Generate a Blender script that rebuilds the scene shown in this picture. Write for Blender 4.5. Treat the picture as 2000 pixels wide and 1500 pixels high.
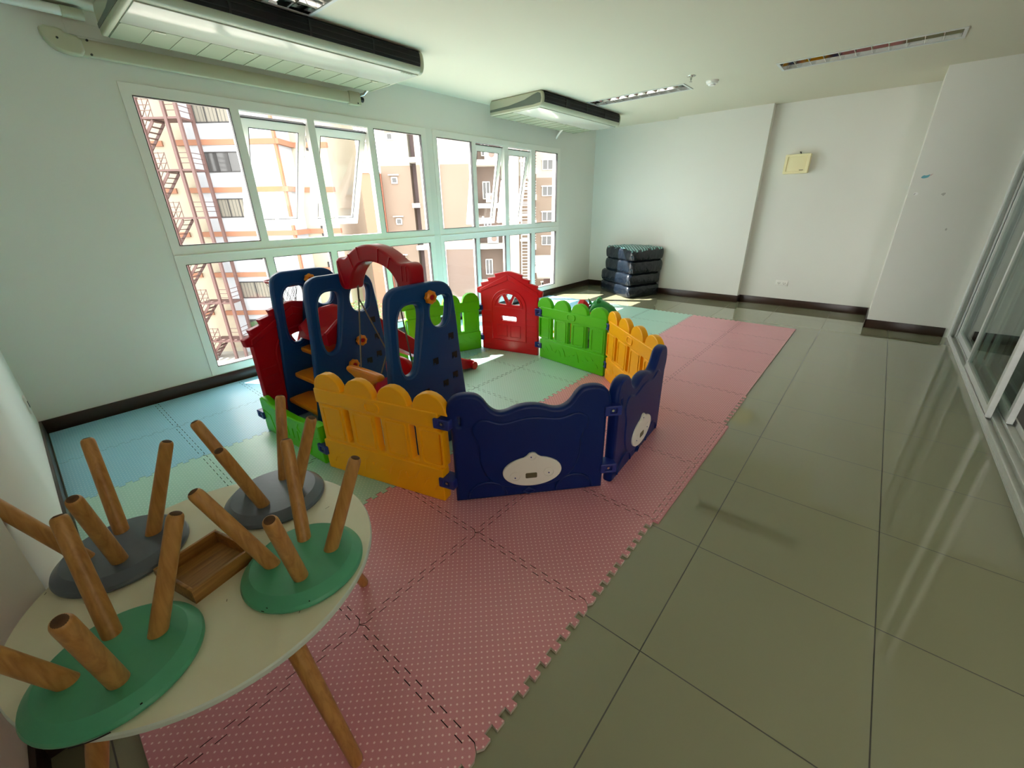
import bpy, bmesh, math, random
from mathutils import Vector, Matrix
from math import pi, sin, cos, radians
random.seed(7)
for o in list(bpy.data.objects): bpy.data.objects.remove(o)
SC = bpy.context.scene
COL = SC.collection

# ------------------------------------------------------------------ camera, world, sun, exposure
CAMP = Vector((0.288, -0.970, 1.3805))
cam = bpy.data.objects.new('camera', bpy.data.cameras.new('camera')); COL.objects.link(cam)
yaw, pitch, roll = -0.708683, -0.403666, -0.0196289
Fw = Vector((sin(yaw)*cos(pitch), cos(yaw)*cos(pitch), sin(pitch)))
Rt0 = Vector((cos(yaw), -sin(yaw), 0)); Up0 = Rt0.cross(Fw)
Rt = cos(roll)*Rt0 + sin(roll)*Up0; Up = -sin(roll)*Rt0 + cos(roll)*Up0
cam.matrix_world = Matrix(((Rt.x, Up.x, -Fw.x, CAMP.x), (Rt.y, Up.y, -Fw.y, CAMP.y), (Rt.z, Up.z, -Fw.z, CAMP.z), (0, 0, 0, 1)))
cam.data.sensor_width = 36; cam.data.lens = 36*807.36/2000; cam.data.clip_start = 0.02; cam.data.clip_end = 500
SC.camera = cam
SC.view_settings.view_transform = 'Standard'; SC.view_settings.look = 'None'; SC.view_settings.gamma = 1
SC.view_settings.use_curve_mapping = False
SC.view_settings.exposure = 0.48
world = bpy.data.worlds.new('world'); SC.world = world; world.use_nodes = True
wn = world.node_tree.nodes; wl = world.node_tree.links
bg = wn['Background']; bg.inputs['Strength'].default_value = 6.0
tc = wn.new('ShaderNodeTexCoord'); sp = wn.new('ShaderNodeSeparateXYZ'); rp = wn.new('ShaderNodeValToRGB')
wl.new(tc.outputs['Generated'], sp.inputs[0]); wl.new(sp.outputs['Z'], rp.inputs[0]); wl.new(rp.outputs[0], bg.inputs['Color'])
rp.color_ramp.elements[0].color = (1.0, 0.985, 0.97, 1); rp.color_ramp.elements[1].color = (0.90, 0.95, 1.0, 1)
sun = bpy.data.objects.new('sun', bpy.data.lights.new('sun', 'SUN')); COL.objects.link(sun)
sun.data.energy = 25; sun.data.angle = radians(0.6); sun.data.color = (1.0, 0.95, 0.90)
sun.rotation_euler = Vector((0.848, 0.53, -1.117)).to_track_quat('-Z', 'Y').to_euler()
SC.cycles.max_bounces = 12; SC.cycles.diffuse_bounces = 7; SC.cycles.transparent_max_bounces = 24
SC.cycles.caustics_reflective = False; SC.cycles.caustics_refractive = False

# ------------------------------------------------------------------ materials
def srgb(r, g, b):
    f = lambda c: (c/255/12.92) if c/255 <= 0.04045 else ((c/255+0.055)/1.055)**2.4
    return (f(r), f(g), f(b), 1)
class N:
    def __init__(s, m): s.t = m.node_tree; s.n = s.t.nodes; s.l = s.t.links
    def __call__(s, k, **kw):
        x = s.n.new(k)
        for a, v in kw.items(): setattr(x, a, v)
        return x
    def math(s, op, a, b=None, c=None):
        x = s.n.new('ShaderNodeMath'); x.operation = op
        for i, v in enumerate((a, b, c)):
            if v is None: continue
            if isinstance(v, (int, float)): x.inputs[i].default_value = v
            else: s.l.new(v, x.inputs[i])
        return x.outputs[0]
    def mix(s, fac, a, b):
        x = s.n.new('ShaderNodeMix'); x.data_type = 'RGBA'
        for i, v in ((0, fac), (6, a), (7, b)):
            if isinstance(v, (int, float)): x.inputs[i].default_value = v
            elif isinstance(v, tuple): x.inputs[i].default_value = v
            else: s.l.new(v, x.inputs[i])
        return x.outputs[2]
def mat(name, col, rough=0.5, metal=0, spec=0.5, noise=None, bump=None, coat=0):
    """noise=(scale, amount, second colour); bump=(scale, distance)"""
    m = bpy.data.materials.new(name); m.use_nodes = True; q = N(m)
    b = q.n['Principled BSDF']
    b.inputs['Base Color'].default_value = col; b.inputs['Roughness'].default_value = rough
    b.inputs['Metallic'].default_value = metal; b.inputs['Specular IOR Level'].default_value = spec
    b.inputs['Coat Weight'].default_value = coat
    t = q('ShaderNodeTexCoord')
    if noise:
        n = q('ShaderNodeTexNoise'); n.inputs['Scale'].default_value = noise[0]; n.inputs['Detail'].default_value = 5
        q.l.new(t.outputs['Object'], n.inputs['Vector'])
        r = q('ShaderNodeValToRGB'); r.color_ramp.elements[0].position = 0.35; r.color_ramp.elements[1].position = 0.75
        q.l.new(n.outputs['Fac'], r.inputs[0])
        f = q.math('MULTIPLY', r.outputs[0], noise[1])
        q.l.new(q.mix(f, col, noise[2]), b.inputs['Base Color'])
    if bump:
        n = q('ShaderNodeTexNoise'); n.inputs['Scale'].default_value = bump[0]; n.inputs['Detail'].default_value = 4
        q.l.new(t.outputs['Object'], n.inputs['Vector'])
        bp = q('ShaderNodeBump'); bp.inputs['Distance'].default_value = bump[1]; bp.inputs['Strength'].default_value = 0.6
        q.l.new(n.outputs['Fac'], bp.inputs['Height']); q.l.new(bp.outputs[0], b.inputs['Normal'])
    return m
def glass_mat(name, tint, ior=1.5, rough=0.0):
    m = bpy.data.materials.new(name); m.use_nodes = True; q = N(m)
    q.n.remove(q.n['Principled BSDF']); out = q.n['Material Output']
    tr = q('ShaderNodeBsdfTransparent'); tr.inputs[0].default_value = tint
    gl = q('ShaderNodeBsdfGlossy'); gl.inputs['Roughness'].default_value = rough
    fr = q('ShaderNodeFresnel'); fr.inputs[0].default_value = ior
    ge = q('ShaderNodeNewGeometry')   # the pane does not bend rays, so only its front face reflects
    mx = q('ShaderNodeMixShader'); q.l.new(q.math('MULTIPLY', fr.outputs[0], q.math('SUBTRACT', 1.0, ge.outputs['Backfacing'])), mx.inputs[0]); q.l.new(tr.outputs[0], mx.inputs[1]); q.l.new(gl.outputs[0], mx.inputs[2])
    q.l.new(mx.outputs[0], out.inputs[0]); return m
def tile_mat():
    m = mat('floor_tile', srgb(186, 186, 170), 0.05, spec=1.0, coat=0.3); q = N(m); b = q.n['Principled BSDF']
    g = q('ShaderNodeNewGeometry'); s = q('ShaderNodeSeparateXYZ'); q.l.new(g.outputs['Position'], s.inputs[0])
    def line(o):
        f = q.math('FRACT', q.math('ADD', q.math('DIVIDE', o, 0.6), 100.0))
        d = q.math('ABSOLUTE', q.math('SUBTRACT', f, 0.5))
        return q.math('GREATER_THAN', d, 0.4966)
    ln = q.math('MAXIMUM', line(s.outputs['X']), line(s.outputs['Y']))
    n = q('ShaderNodeTexNoise'); n.inputs['Scale'].default_value = 1.3; q.l.new(g.outputs['Position'], n.inputs['Vector'])
    base = q.mix(q.math('MULTIPLY', n.outputs['Fac'], 0.35), srgb(138, 138, 113), srgb(130, 130, 105))
    q.l.new(q.mix(ln, base, srgb(48, 47, 36)), b.inputs['Base Color'])
    q.l.new(q.math('ADD', q.math('MULTIPLY', ln, 0.5), 0.045), b.inputs['Roughness'])
    return m
def foam_mat(name, base, dot):
    m = mat(name, base, 0.33, spec=0.6); q = N(m); b = q.n['Principled BSDF']
    g = q('ShaderNodeNewGeometry'); s = q('ShaderNodeSeparateXYZ'); q.l.new(g.outputs['Position'], s.inputs[0])
    P = 0.0268
    def cell(off):
        def ax(o):
            f = q.math('FRACT', q.math('ADD', q.math('DIVIDE', o, P), 200.0+off))
            return q.math('MULTIPLY', q.math('SUBTRACT', f, 0.5), P)
        x = ax(s.outputs['X']); y = ax(s.outputs['Y'])
        r = q.math('SQRT', q.math('ADD', q.math('MULTIPLY', x, x), q.math('MULTIPLY', y, y)))
        return q.math('LESS_THAN', r, 0.0030)
    d = q.math('MAXIMUM', cell(0), cell(0.5))
    n = q('ShaderNodeTexNoise'); n.inputs['Scale'].default_value = 2.2; n.inputs['Detail'].default_value = 6
    q.l.new(g.outputs['Position'], n.inputs['Vector'])
    dirt = tuple(c*0.82 for c in base[:3])+(1,)
    bc = q.mix(q.math('MULTIPLY', n.outputs['Fac'], 0.7), base, dirt)
    q.l.new(q.mix(d, bc, dot), b.inputs['Base Color'])
    # embossed weave and slight swelling
    n2 = q('ShaderNodeTexNoise'); n2.inputs['Scale'].default_value = 9; q.l.new(g.outputs['Position'], n2.inputs['Vector'])
    n3 = q('ShaderNodeTexNoise'); n3.inputs['Scale'].default_value = 220; q.l.new(g.outputs['Position'], n3.inputs['Vector'])
    h = q.math('ADD', q.math('MULTIPLY', n2.outputs['Fac'], 1.0), q.math('MULTIPLY', n3.outputs['Fac'], 0.12))
    h = q.math('ADD', h, q.math('MULTIPLY', d, 0.08))
    bp = q('ShaderNodeBump'); bp.inputs['Distance'].default_value = 0.004; bp.inputs['Strength'].default_value = 0.55
    q.l.new(h, bp.inputs['Height']); q.l.new(bp.outputs[0], b.inputs['Normal'])
    return m
def wood_mat(name, a, c, sc=1.0, rough=0.35, axis='Z'):
    m = mat(name, a, rough); q = N(m); b = q.n['Principled BSDF']
    t = q('ShaderNodeTexCoord'); mp = q('ShaderNodeMapping'); q.l.new(t.outputs['Object'], mp.inputs[0])
    s = [28*sc]*3; s['XYZ'.index(axis)] = 2.2*sc; mp.inputs['Scale'].default_value = s
    n = q('ShaderNodeTexNoise'); n.inputs['Scale'].default_value = 2.4; n.inputs['Detail'].default_value = 8; n.inputs['Distortion'].default_value = 0.6
    q.l.new(mp.outputs[0], n.inputs['Vector'])
    r = q('ShaderNodeValToRGB'); r.color_ramp.elements[0].position = 0.38; r.color_ramp.elements[1].position = 0.68
    r.color_ramp.elements[0].color = a; r.color_ramp.elements[1].color = c
    q.l.new(n.outputs['Fac'], r.inputs[0]); q.l.new(r.outputs[0], b.inputs['Base Color']); return m
M = {}
M['wall'] = mat('wall_paint', srgb(222, 222, 216), 0.75, noise=(1.2, 0.25, srgb(213, 208, 202)), bump=(180, 0.0006))
M['ceil'] = mat('ceiling_paint', srgb(212, 207, 188), 0.85)
M['base'] = mat('dark_brown_skirting', srgb(52, 34, 26), 0.3, noise=(14, 0.5, srgb(34, 20, 14)))
M['tile'] = tile_mat()
M['upvc'] = mat('white_frame', srgb(230, 228, 222), 0.35, spec=0.35)
M['gasket'] = mat('black_gasket', srgb(20, 20, 20), 0.6)
M['alu'] = mat('white_aluminium', srgb(205, 208, 206), 0.32, spec=0.6, noise=(40, 0.25, srgb(170, 172, 170)))
M['glass'] = glass_mat('window_glass', (0.962, 0.965, 0.952, 1))
M['dglass'] = glass_mat('door_glass', (0.66, 0.74, 0.70, 1), 1.6)
M['pink'] = foam_mat('pink_foam', srgb(222, 146, 158), srgb(252, 214, 220))
M['teal'] = foam_mat('green_foam', srgb(172, 214, 198), srgb(206, 230, 218))
M['aqua'] = foam_mat('blue_foam', srgb(142, 200, 222), srgb(190, 224, 234))
def plastic(n, c, r=0.32, nz=True): return mat(n, c, r, spec=0.5, bump=(60, 0.0006) if nz else None)
M['blue'] = mat('blue_plastic', srgb(4, 62, 122), 0.34, spec=0.35, bump=(60, 0.0006))
M['navy'] = mat('navy_plastic', srgb(2, 30, 96), 0.38, spec=0.25, bump=(60, 0.0006))
M['clip'] = plastic('clip_blue_plastic', srgb(24, 40, 120), 0.3, False)
M['red'] = plastic('red_plastic', srgb(208, 8, 22))
M['dred'] = mat('dark_red_plastic', srgb(176, 4, 26), 0.34, spec=0.3, bump=(60, 0.0006))
M['green'] = mat('lime_plastic', srgb(88, 196, 4), 0.32, spec=0.4, bump=(60, 0.0006))
M['yellow'] = mat('yellow_plastic', srgb(255, 178, 2), 0.32, spec=0.4, bump=(60, 0.0006))
M['orange'] = plastic('orange_plastic', srgb(236, 140, 24))
M['white'] = mat('white_plastic', srgb(232, 230, 224), 0.35)
M['rope'] = mat('grey_rope', srgb(120, 110, 98), 0.9, bump=(400, 0.001))
M['hole'] = mat('dark_hollow', srgb(12, 12, 16), 0.8)
M['wood'] = wood_mat('beech_wood', srgb(194, 142, 80), srgb(164, 112, 58))
M['wood2'] = wood_mat('tray_wood', srgb(172, 122, 62), srgb(126, 82, 38), 1.0, 0.4, 'Y')
M['burn'] = mat('scuffed_leg_end', srgb(74, 48, 28), 0.8, noise=(60, 0.6, srgb(120, 80, 44)))
M['sgreen'] = mat('green_seat_paint', srgb(82, 166, 130), 0.34, noise=(9, 0.5, srgb(66, 148, 112)), bump=(50, 0.0006))
M['sgrey'] = mat('slate_seat_paint', srgb(98, 108, 122), 0.30, noise=(9, 0.5, srgb(80, 90, 104)), bump=(50, 0.0006))
M['chip'] = mat('chipped_paint', srgb(20, 20, 14), 0.8)
M['ttop'] = mat('cream_tabletop', srgb(232, 228, 206), 0.25, noise=(5, 0.5, srgb(212, 205, 172)))
M['tedge'] = mat('tabletop_edge', srgb(206, 214, 206), 0.4)
M['scuff'] = mat('scuff_mark', srgb(96, 88, 62), 0.7)
M['acw'] = mat('ac_white', srgb(196, 198, 186), 0.16, spec=0.45)
M['acs'] = mat('ac_cream', srgb(178, 180, 158), 0.4)
M['acg'] = mat('ac_grille', srgb(138, 148, 124), 0.5)
M['agrey'] = mat('ac_grey_inset', srgb(92, 102, 92), 0.5)
M['black'] = mat('black_plastic', srgb(16, 15, 18), 0.4)
M['conduit'] = mat('cream_conduit', srgb(186, 184, 160), 0.4, noise=(12, 0.3, srgb(184, 180, 150)))
M['mirror'] = mat('mirror_reflector', srgb(225, 225, 225), 0.06, metal=1)
M['chrome'] = mat('chrome', srgb(180, 180, 175), 0.2, metal=1)
M['speaker'] = mat('aged_cream_plastic', srgb(238, 228, 184), 0.5)
M['bag'] = mat('dark_vinyl', srgb(14, 22, 32), 0.25, spec=0.5, bump=(9, 0.03))
M['dino'] = mat('green_toy_plastic', srgb(28, 140, 62), 0.3)

# ------------------------------------------------------------------ helpers
class MB:
    def __init__(s): s.b = bmesh.new()
    def box(s, x0, x1, y0, y1, z0, z1, bev=0, T=None):
        g = bmesh.ops.create_cube(s.b, size=1)['verts']
        for v in g: v.co = Vector(((x0+x1)/2+v.co.x*(x1-x0), (y0+y1)/2+v.co.y*(y1-y0), (z0+z1)/2+v.co.z*(z1-z0)))
        if bev:
            ed = list({e for v in g for e in v.link_edges})
            r = bmesh.ops.bevel(s.b, geom=ed, offset=bev, segments=2, affect='EDGES', profile=0.5)
            g = list(set([v for v in g if v.is_valid]+r['verts']))
        if T is not None:
            for v in g: v.co = T @ v.co
        return s
    def tube(s, pts, r, n=12, cap=True, square=False):
        pts = [Vector(p) for p in pts]; rr = r if isinstance(r, (list, tuple)) else [r]*len(pts)
        rings = []; prev = None
        for i, p in enumerate(pts):
            d = (pts[min(i+1, len(pts)-1)]-pts[max(i-1, 0)]).normalized()
            if prev is None:
                a = Vector((0, 0, 1)) if abs(d.z) < 0.9 else Vector((1, 0, 0))
                prev = d.cross(a).normalized()
            u = (prev-d*prev.dot(d)).normalized(); w = d.cross(u); prev = u
            rings.append([s.b.verts.new(p+rr[i]*(cos(2*pi*k/n)*u+sin(2*pi*k/n)*w)) for k in range(n)])
        for A, B in zip(rings, rings[1:]):
            for k in range(n): s.b.faces.new((A[k], A[(k+1) % n], B[(k+1) % n], B[k]))
        if cap: s.b.faces.new(rings[0][::-1]); s.b.faces.new(rings[-1])
        return s
    def lathe(s, prof, n=40, T=None):
        """prof: (r, z) from bottom to top"""
        rings = []
        for r, z in prof:
            if r < 1e-6: rings.append([s.b.verts.new((0, 0, z))])
            else: rings.append([s.b.verts.new((r*cos(2*pi*k/n), r*sin(2*pi*k/n), z)) for k in range(n)])
        for A, B in zip(rings, rings[1:]):
            for k in range(n):
                k2 = (k+1) % n
                if len(A) == 1 and len(B) == 1: continue
                if len(A) == 1: s.b.faces.new((A[0], B[k2], B[k]))
                elif len(B) == 1: s.b.faces.new((A[k], A[k2], B[0]))
                else: s.b.faces.new((A[k], A[k2], B[k2], B[k]))
        if T is not None:
            for R_ in rings:
                for v in R_: v.co = T @ v.co
        return s
    def loft(s, secs, closed=True, cap=True):
        R_ = [[s.b.verts.new(p) for p in sec] for sec in secs]; n = len(R_[0])
        for A, B in zip(R_, R_[1:]):
            for k in range(n if closed else n-1): s.b.faces.new((A[k], A[(k+1) % n], B[(k+1) % n], B[k]))
        if cap: s.b.faces.new(R_[0][::-1]); s.b.faces.new(R_[-1])
        return s
    def ngon(s, pts, z0, z1):
        a = [s.b.verts.new((x, y, z1)) for x, y in pts]; c = [s.b.verts.new((x, y, z0)) for x, y in pts]
        s.b.faces.new(a); s.b.faces.new(c[::-1]); n = len(pts)
        for k in range(n): s.b.faces.new((c[k], c[(k+1) % n], a[(k+1) % n], a[k]))
        return s
    def add(s, me, T=None):
        n0 = len(s.b.verts); s.b.from_mesh(me); s.b.verts.ensure_lookup_table()
        if T is not None:
            for v in s.b.verts[n0:]: v.co = T @ v.co
        bpy.data.meshes.remove(me); return s
    def out(s, name, m, parent=None, smooth=0.6, loc=None):
        bmesh.ops.recalc_face_normals(s.b, faces=s.b.faces)
        me = bpy.data.meshes.new(name); s.b.to_mesh(me); s.b.free()
        if smooth:
            me.polygons.foreach_set('use_smooth', [True]*len(me.polygons))
            me.set_sharp_from_angle(angle=smooth)
        for x in (m if isinstance(m, (list, tuple)) else [m]): me.materials.append(x)
        o = bpy.data.objects.new(name, me); COL.objects.link(o)
        if parent is not None: o.parent = parent
        if loc is not None: o.location = loc
        return o
def outs(b, name, m, parent=None, smooth=0.6):
    """one object for every separate piece in the builder"""
    bm = b.b; bm.verts.ensure_lookup_table(); bm.verts.index_update(); seen = set(); res = []
    for v0 in bm.verts:
        if v0.index in seen: continue
        st = [v0]; isl = []; seen.add(v0.index)
        while st:
            v = st.pop(); isl.append(v)
            for e in v.link_edges:
                w = e.other_vert(v)
                if w.index not in seen: seen.add(w.index); st.append(w)
        nb = MB(); mp = {v: nb.b.verts.new(v.co) for v in isl}
        for f in {f for v in isl for f in v.link_faces}: nb.b.faces.new([mp[v] for v in f.verts])
        res.append(nb.out(name, m, parent, smooth))
    bm.free(); return res
def flat(outer, holes=(), th=0.05, bev=0.008, plane='XZ', off=0.0):
    """a plate with rounded edges and holes: outline in (a, b), thickness along the third axis, centred on off"""
    cu = bpy.data.curves.new('c', 'CURVE'); cu.dimensions = '2D'; cu.fill_mode = 'BOTH'
    cu.extrude = max(th/2-bev, 0.0001); cu.bevel_depth = bev; cu.offset = -bev; cu.bevel_resolution = 2
    for L in [outer]+list(holes):
        sp_ = cu.splines.new('POLY'); sp_.points.add(len(L)-1); sp_.use_cyclic_u = True
        for p, (a, b) in zip(sp_.points, L): p.co = (a, b, 0, 1)
    o = bpy.data.objects.new('c', cu); COL.objects.link(o)
    dg = bpy.context.evaluated_depsgraph_get(); me = bpy.data.meshes.new_from_object(o.evaluated_get(dg))
    bpy.data.objects.remove(o); bpy.data.curves.remove(cu)
    me.materials.clear()
    T = {'XZ': Matrix(((1, 0, 0, 0), (0, 0, -1, off), (0, 1, 0, 0), (0, 0, 0, 1))),
         'YZ': Matrix(((0, 0, 1, off), (1, 0, 0, 0), (0, 1, 0, 0), (0, 0, 0, 1))),
         'XY': Matrix(((1, 0, 0, 0), (0, 1, 0, 0), (0, 0, 1, off), (0, 0, 0, 1)))}[plane]
    me.transform(T); return me
def plate(name, m, parent, outer, holes=(), th=0.05, bev=0.008, plane='XZ', off=0.0):
    return MB().add(flat(outer, holes, th, bev, plane, off)).out(name, m, parent, 0.7)
def smoothp(L, it=2, closed=True):
    for _ in range(it):
        R_ = []; n = len(L)
        for i in range(n if closed else n-1):
            p, q = L[i], L[(i+1) % n]
            R_ += [(0.75*p[0]+0.25*q[0], 0.75*p[1]+0.25*q[1]), (0.25*p[0]+0.75*q[0], 0.25*p[1]+0.75*q[1])]
        L = R_
    return L
def rrect(x0, x1, y0, y1, r, n=4):
    L = []
    for cx, cy, a in ((x1-r, y1-r, 0), (x0+r, y1-r, 90), (x0+r, y0+r, 180), (x1-r, y0+r, 270)):
        for k in range(n+1): t = radians(a+90*k/n); L.append((cx+r*cos(t), cy+r*sin(t)))
    return L
def ell(cx, cy, a, b, n=24, rot=0): return [(cx+a*cos(t)*cos(rot)-b*sin(t)*sin(rot), cy+a*cos(t)*sin(rot)+b*sin(t)*cos(rot)) for t in [2*pi*k/n for k in range(n)]]
def tag(o, label, cat, group=None, kind=None):
    o['label'] = label; o['category'] = cat
    if group: o['group'] = group
    if kind: o['kind'] = kind
    return o
def thing(name, label, cat, loc=(0, 0, 0), rz=0, group=None):
    o = bpy.data.objects.new(name, None); COL.objects.link(o); o.location = loc; o.rotation_euler = (0, 0, rz)
    o.empty_display_size = 0.05
    return tag(o, label, cat, group)
def struct(o, label=None, cat=None):
    o['kind'] = 'structure'
    if label: o['label'] = label
    if cat: o['category'] = cat
    return o
def dup(root, loc=None, rz=None, label=None, group=None):
    r = root.copy(); COL.objects.link(r)
    if loc is not None: r.location = loc
    if rz is not None: r.rotation_euler = (0, 0, rz)
    if label: r['label'] = label
    if group: r['group'] = group
    for ch in [c for c in bpy.data.objects if c.parent == root]:
        c = ch.copy(); COL.objects.link(c); c.parent = r
        for g in [x for x in bpy.data.objects if x.parent == ch]:
            d = g.copy(); COL.objects.link(d); d.parent = c
    return r

# ------------------------------------------------------------------ room shell
XW, XG, YN, YR, YF, ZC = -3.79, 1.11, -1.165, -1.33, 6.08, 2.54
struct(MB().box(XW-0.2, 3.1, -3.3, 6.4, -0.15, 0).out('floor', M['tile'], smooth=0), 'glossy grey green floor tiles with dark joints', 'floor')
struct(MB().box(1.26, 2.9, -1.33, 5.35, 0.0, 0.004).out('floor_corridor', M['base'], smooth=0), 'dark brown corridor floor beyond the doors', 'floor')
LIGHTS = ((-2.84, -1.70, 4.20, 4.46), (-0.81, 0.39, 4.13, 4.39), (-2.865, -1.66, 0.515, 0.775))
cm = MB().add(flat([(XW-0.2, -3.3), (3.1, -3.3), (3.1, 6.4), (XW-0.2, 6.4)], [[(a, c), (b, c), (b, d), (a, d)] for a, b, c, d in LIGHTS], 0.02, 0, 'XY', ZC+0.01))
cm.box(XW-0.2, 3.1, -3.3, 6.4, ZC+0.14, ZC+0.3)
struct(cm.out('ceiling', M['ceil'], smooth=0), 'plain off white plaster ceiling', 'ceiling')
W = ((-0.135, 2.42), (2.51, 5.03)); WZ0, WZ1 = 0.105, 2.19
struct(MB().add(flat([(-1.5, -0.02), (6.3, -0.02), (6.3, ZC), (-1.5, ZC)], [[(a, WZ0), (b, WZ0), (b, WZ1), (a, WZ1)] for a, b in W], 0.14, 0, 'YZ', XW-0.07)).out('wall_window', M['wall'], smooth=0), 'white wall holding the two big windows', 'wall')
far = MB().box(XW, 0.6, YF, YF+0.2, 0, ZC).box(-2.38, -1.165, 5.965, YF+0.1, 0, ZC).box(0.385, XG, 5.35, YF+0.2, 0, ZC)
struct(far.out('wall_far', M['wall'], smooth=0), 'white far wall with a shallow pier and a deeper column at the right', 'wall')
struct(MB().box(XW-0.1, -1.135, YN-0.3, YN, 0, ZC).box(-1.2, 1.25, YR-0.15, YR, 0, ZC).out('wall_near', M['wall'], smooth=0), 'white near wall beside the round table, stepping back', 'wall')
cw = MB().box(2.9, 3.1, -3.3, 6.4, 0, ZC).box(XG, 3.0, 5.35, 5.6, 0, ZC)
struct(cw.out('wall_corridor', M['wall'], smooth=0), 'dim corridor wall beyond the sliding glass doors', 'wall')
def skirt(name, segs):
    b = MB()
    for x0, x1, y0, y1 in segs: b.box(x0, x1, y0, y1, 0, 0.1, 0.003)
    struct(b.out(name, M['base'], smooth=0.5), 'dark brown skirting board', 'skirting')
skirt('baseboard_window', [(XW, XW+0.014, YN, YF)])
skirt('baseboard_near', [(XW, -1.121, YN, YN+0.014), (-1.135, -1.121, YR, YN+0.014), (-1.135, 1.1, YR, YR+0.014)])
skirt('baseboard_far', [(XW, -2.38, YF-0.014, YF), (-2.394, -2.38, 5.951, YF), (-2.394, -1.151, 5.951, 5.965), (-1.165, -1.151, 5.951, YF), (-1.165, 0.385, YF-0.014, YF), (0.371, 0.385, 5.336, YF), (0.371, XG-0.06, 5.336, 5.35)])
skirt('baseboard_corridor', [(1.25, 2.9, 5.336, 5.35), (2.886, 2.9, -3.2, 5.35)])

# ------------------------------------------------------------------ windows
def bar(b, y0, y1, z0, z1, x0=XW-0.06, x1=XW+0.004): b.box(x0, x1, y0, y1, z0, z1, 0.004)
PANES = (((-0.075, 0.505), (0.57, 1.105), (1.17, 1.70), (1.765, 2.35)), ((2.565, 3.115), (3.185, 3.715), (3.795, 4.30), (4.395, 4.955)))
for wi, (y0, y1) in enumerate(W):
    w = bpy.data.objects.new(f'window_{wi+1}', None); COL.objects.link(w); w.location = (0, 0, 0)
    struct(w, ['tall white framed window at the left, beside the slide', 'tall white framed window at the right, nearer the far wall'][wi], 'window')
    ps = PANES[wi]
    hl = [[(a, z0), (c, z0), (c, z1), (a, z1)] for a, c in ps for z0, z1 in ((0.17, 1.015), (1.155, 2.12))]
    b = MB().add(flat([(y0, WZ0), (y1, WZ0), (y1, WZ1), (y0, WZ1)], hl, 0.066, 0.003, 'YZ', XW-0.028))
    b.out('window_frame', M['upvc'], w, 0.5)
    MB().box(XW+0.0045, XW+0.010, y0+0.004, y1-0.004, 1.079, 1.089, 0.002).out('frame_joint', M['upvc'], w, 0)
    MB().box(XW-0.16, XW-0.062, y0+0.001, y1-0.001, WZ0+0.001, 0.15).out('window_sill', M['upvc'], w, 0)
    for i, (a, c) in enumerate(ps):
        MB().box(XW-0.034, XW-0.028, a-0.01, c+0.01, 0.16, 1.025).out('glass_pane', M['glass'], w, 0)
        g = MB()
        for z in (0.17, 1.011): g.box(XW-0.026, XW+0.0055, a, c, z, z+0.004)
        for y in (a, c-0.004): g.box(XW-0.026, XW+0.0055, y, y+0.004, 0.17, 1.015)
        if i in (0, 3):
            MB().box(XW-0.034, XW-0.028, a-0.01, c+0.01, 1.145, 2.13).out('glass_pane', M['glass'], w, 0)
            for z in (1.156, 2.115): g.box(XW-0.026, XW+0.0055, a, c, z, z+0.004)
            for y in (a, c-0.004): g.box(XW-0.026, XW+0.0055, y, y+0.004, 1.156, 2.12)
            g.out('gasket', M['gasket'], w, 0)
        else:
            g.out('gasket', M['gasket'], w, 0)
            # top-hung sash pushed outwards
            ang = radians((27, 26, 11, 11)[(i-1)+2*wi]); top = (2.085, 2.08, 2.105, 2.10)[(i-1)+2*wi]; H = top-1.165
            T = Matrix.Translation((XW-0.045, 0, top)) @ Matrix.Rotation(ang, 4, 'Y')
            me_ = flat([(a+0.004, -H), (c-0.004, -H), (c-0.004, 0), (a+0.004, 0)], [[(a+0.066, -H+0.068), (c-0.066, -H+0.068), (c-0.066, -0.068), (a+0.066, -0.068)]], 0.044, 0.004, 'YZ', 0)
            so = MB().add(me_, T).out('sash', M['upvc'], w, 0.5)
            MB().box(-0.004, 0.002, a+0.06, c-0.06, -H+0.06, -0.06, 0, T).out('glass_pane', M['glass'], so, 0)
            gb = MB()
            for z in (-0.071, -H+0.068): gb.box(0.012, 0.0235, a+0.066, c-0.066, z, z+0.003, 0, T)
            for y in (a+0.066, c-0.069): gb.box(0.012, 0.0235, y, y+0.003, -H+0.068, -0.068, 0, T)
            gb.box(-0.02, 0.03, a+0.006, c-0.006, 0.001, 0.008, 0, T)
            gb.out('gasket', M['gasket'], so, 0)
            hb = MB(); ym = (a+c)/2; hb.box(0.02, 0.045, ym-0.012, ym+0.012, -H+0.02, -H+0.10, 0.004, T).box(0.03, 0.05, ym-0.05, ym+0.012, -H+0.015, -H+0.035, 0.004, T)
            hb.out('handle', M['white'], so)
            st = MB()
            for y in (a+0.008, c-0.008):
                P0 = T @ Vector((0, y, -0.42)); st.tube([(XW-0.05, y, 2.0), P0], 0.005, 6); st.tube([(XW-0.05, y, 1.72), T @ Vector((0, y, -0.25))], 0.004, 6)
            outs(st, 'stay_arm', M['chrome'], so)

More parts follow.
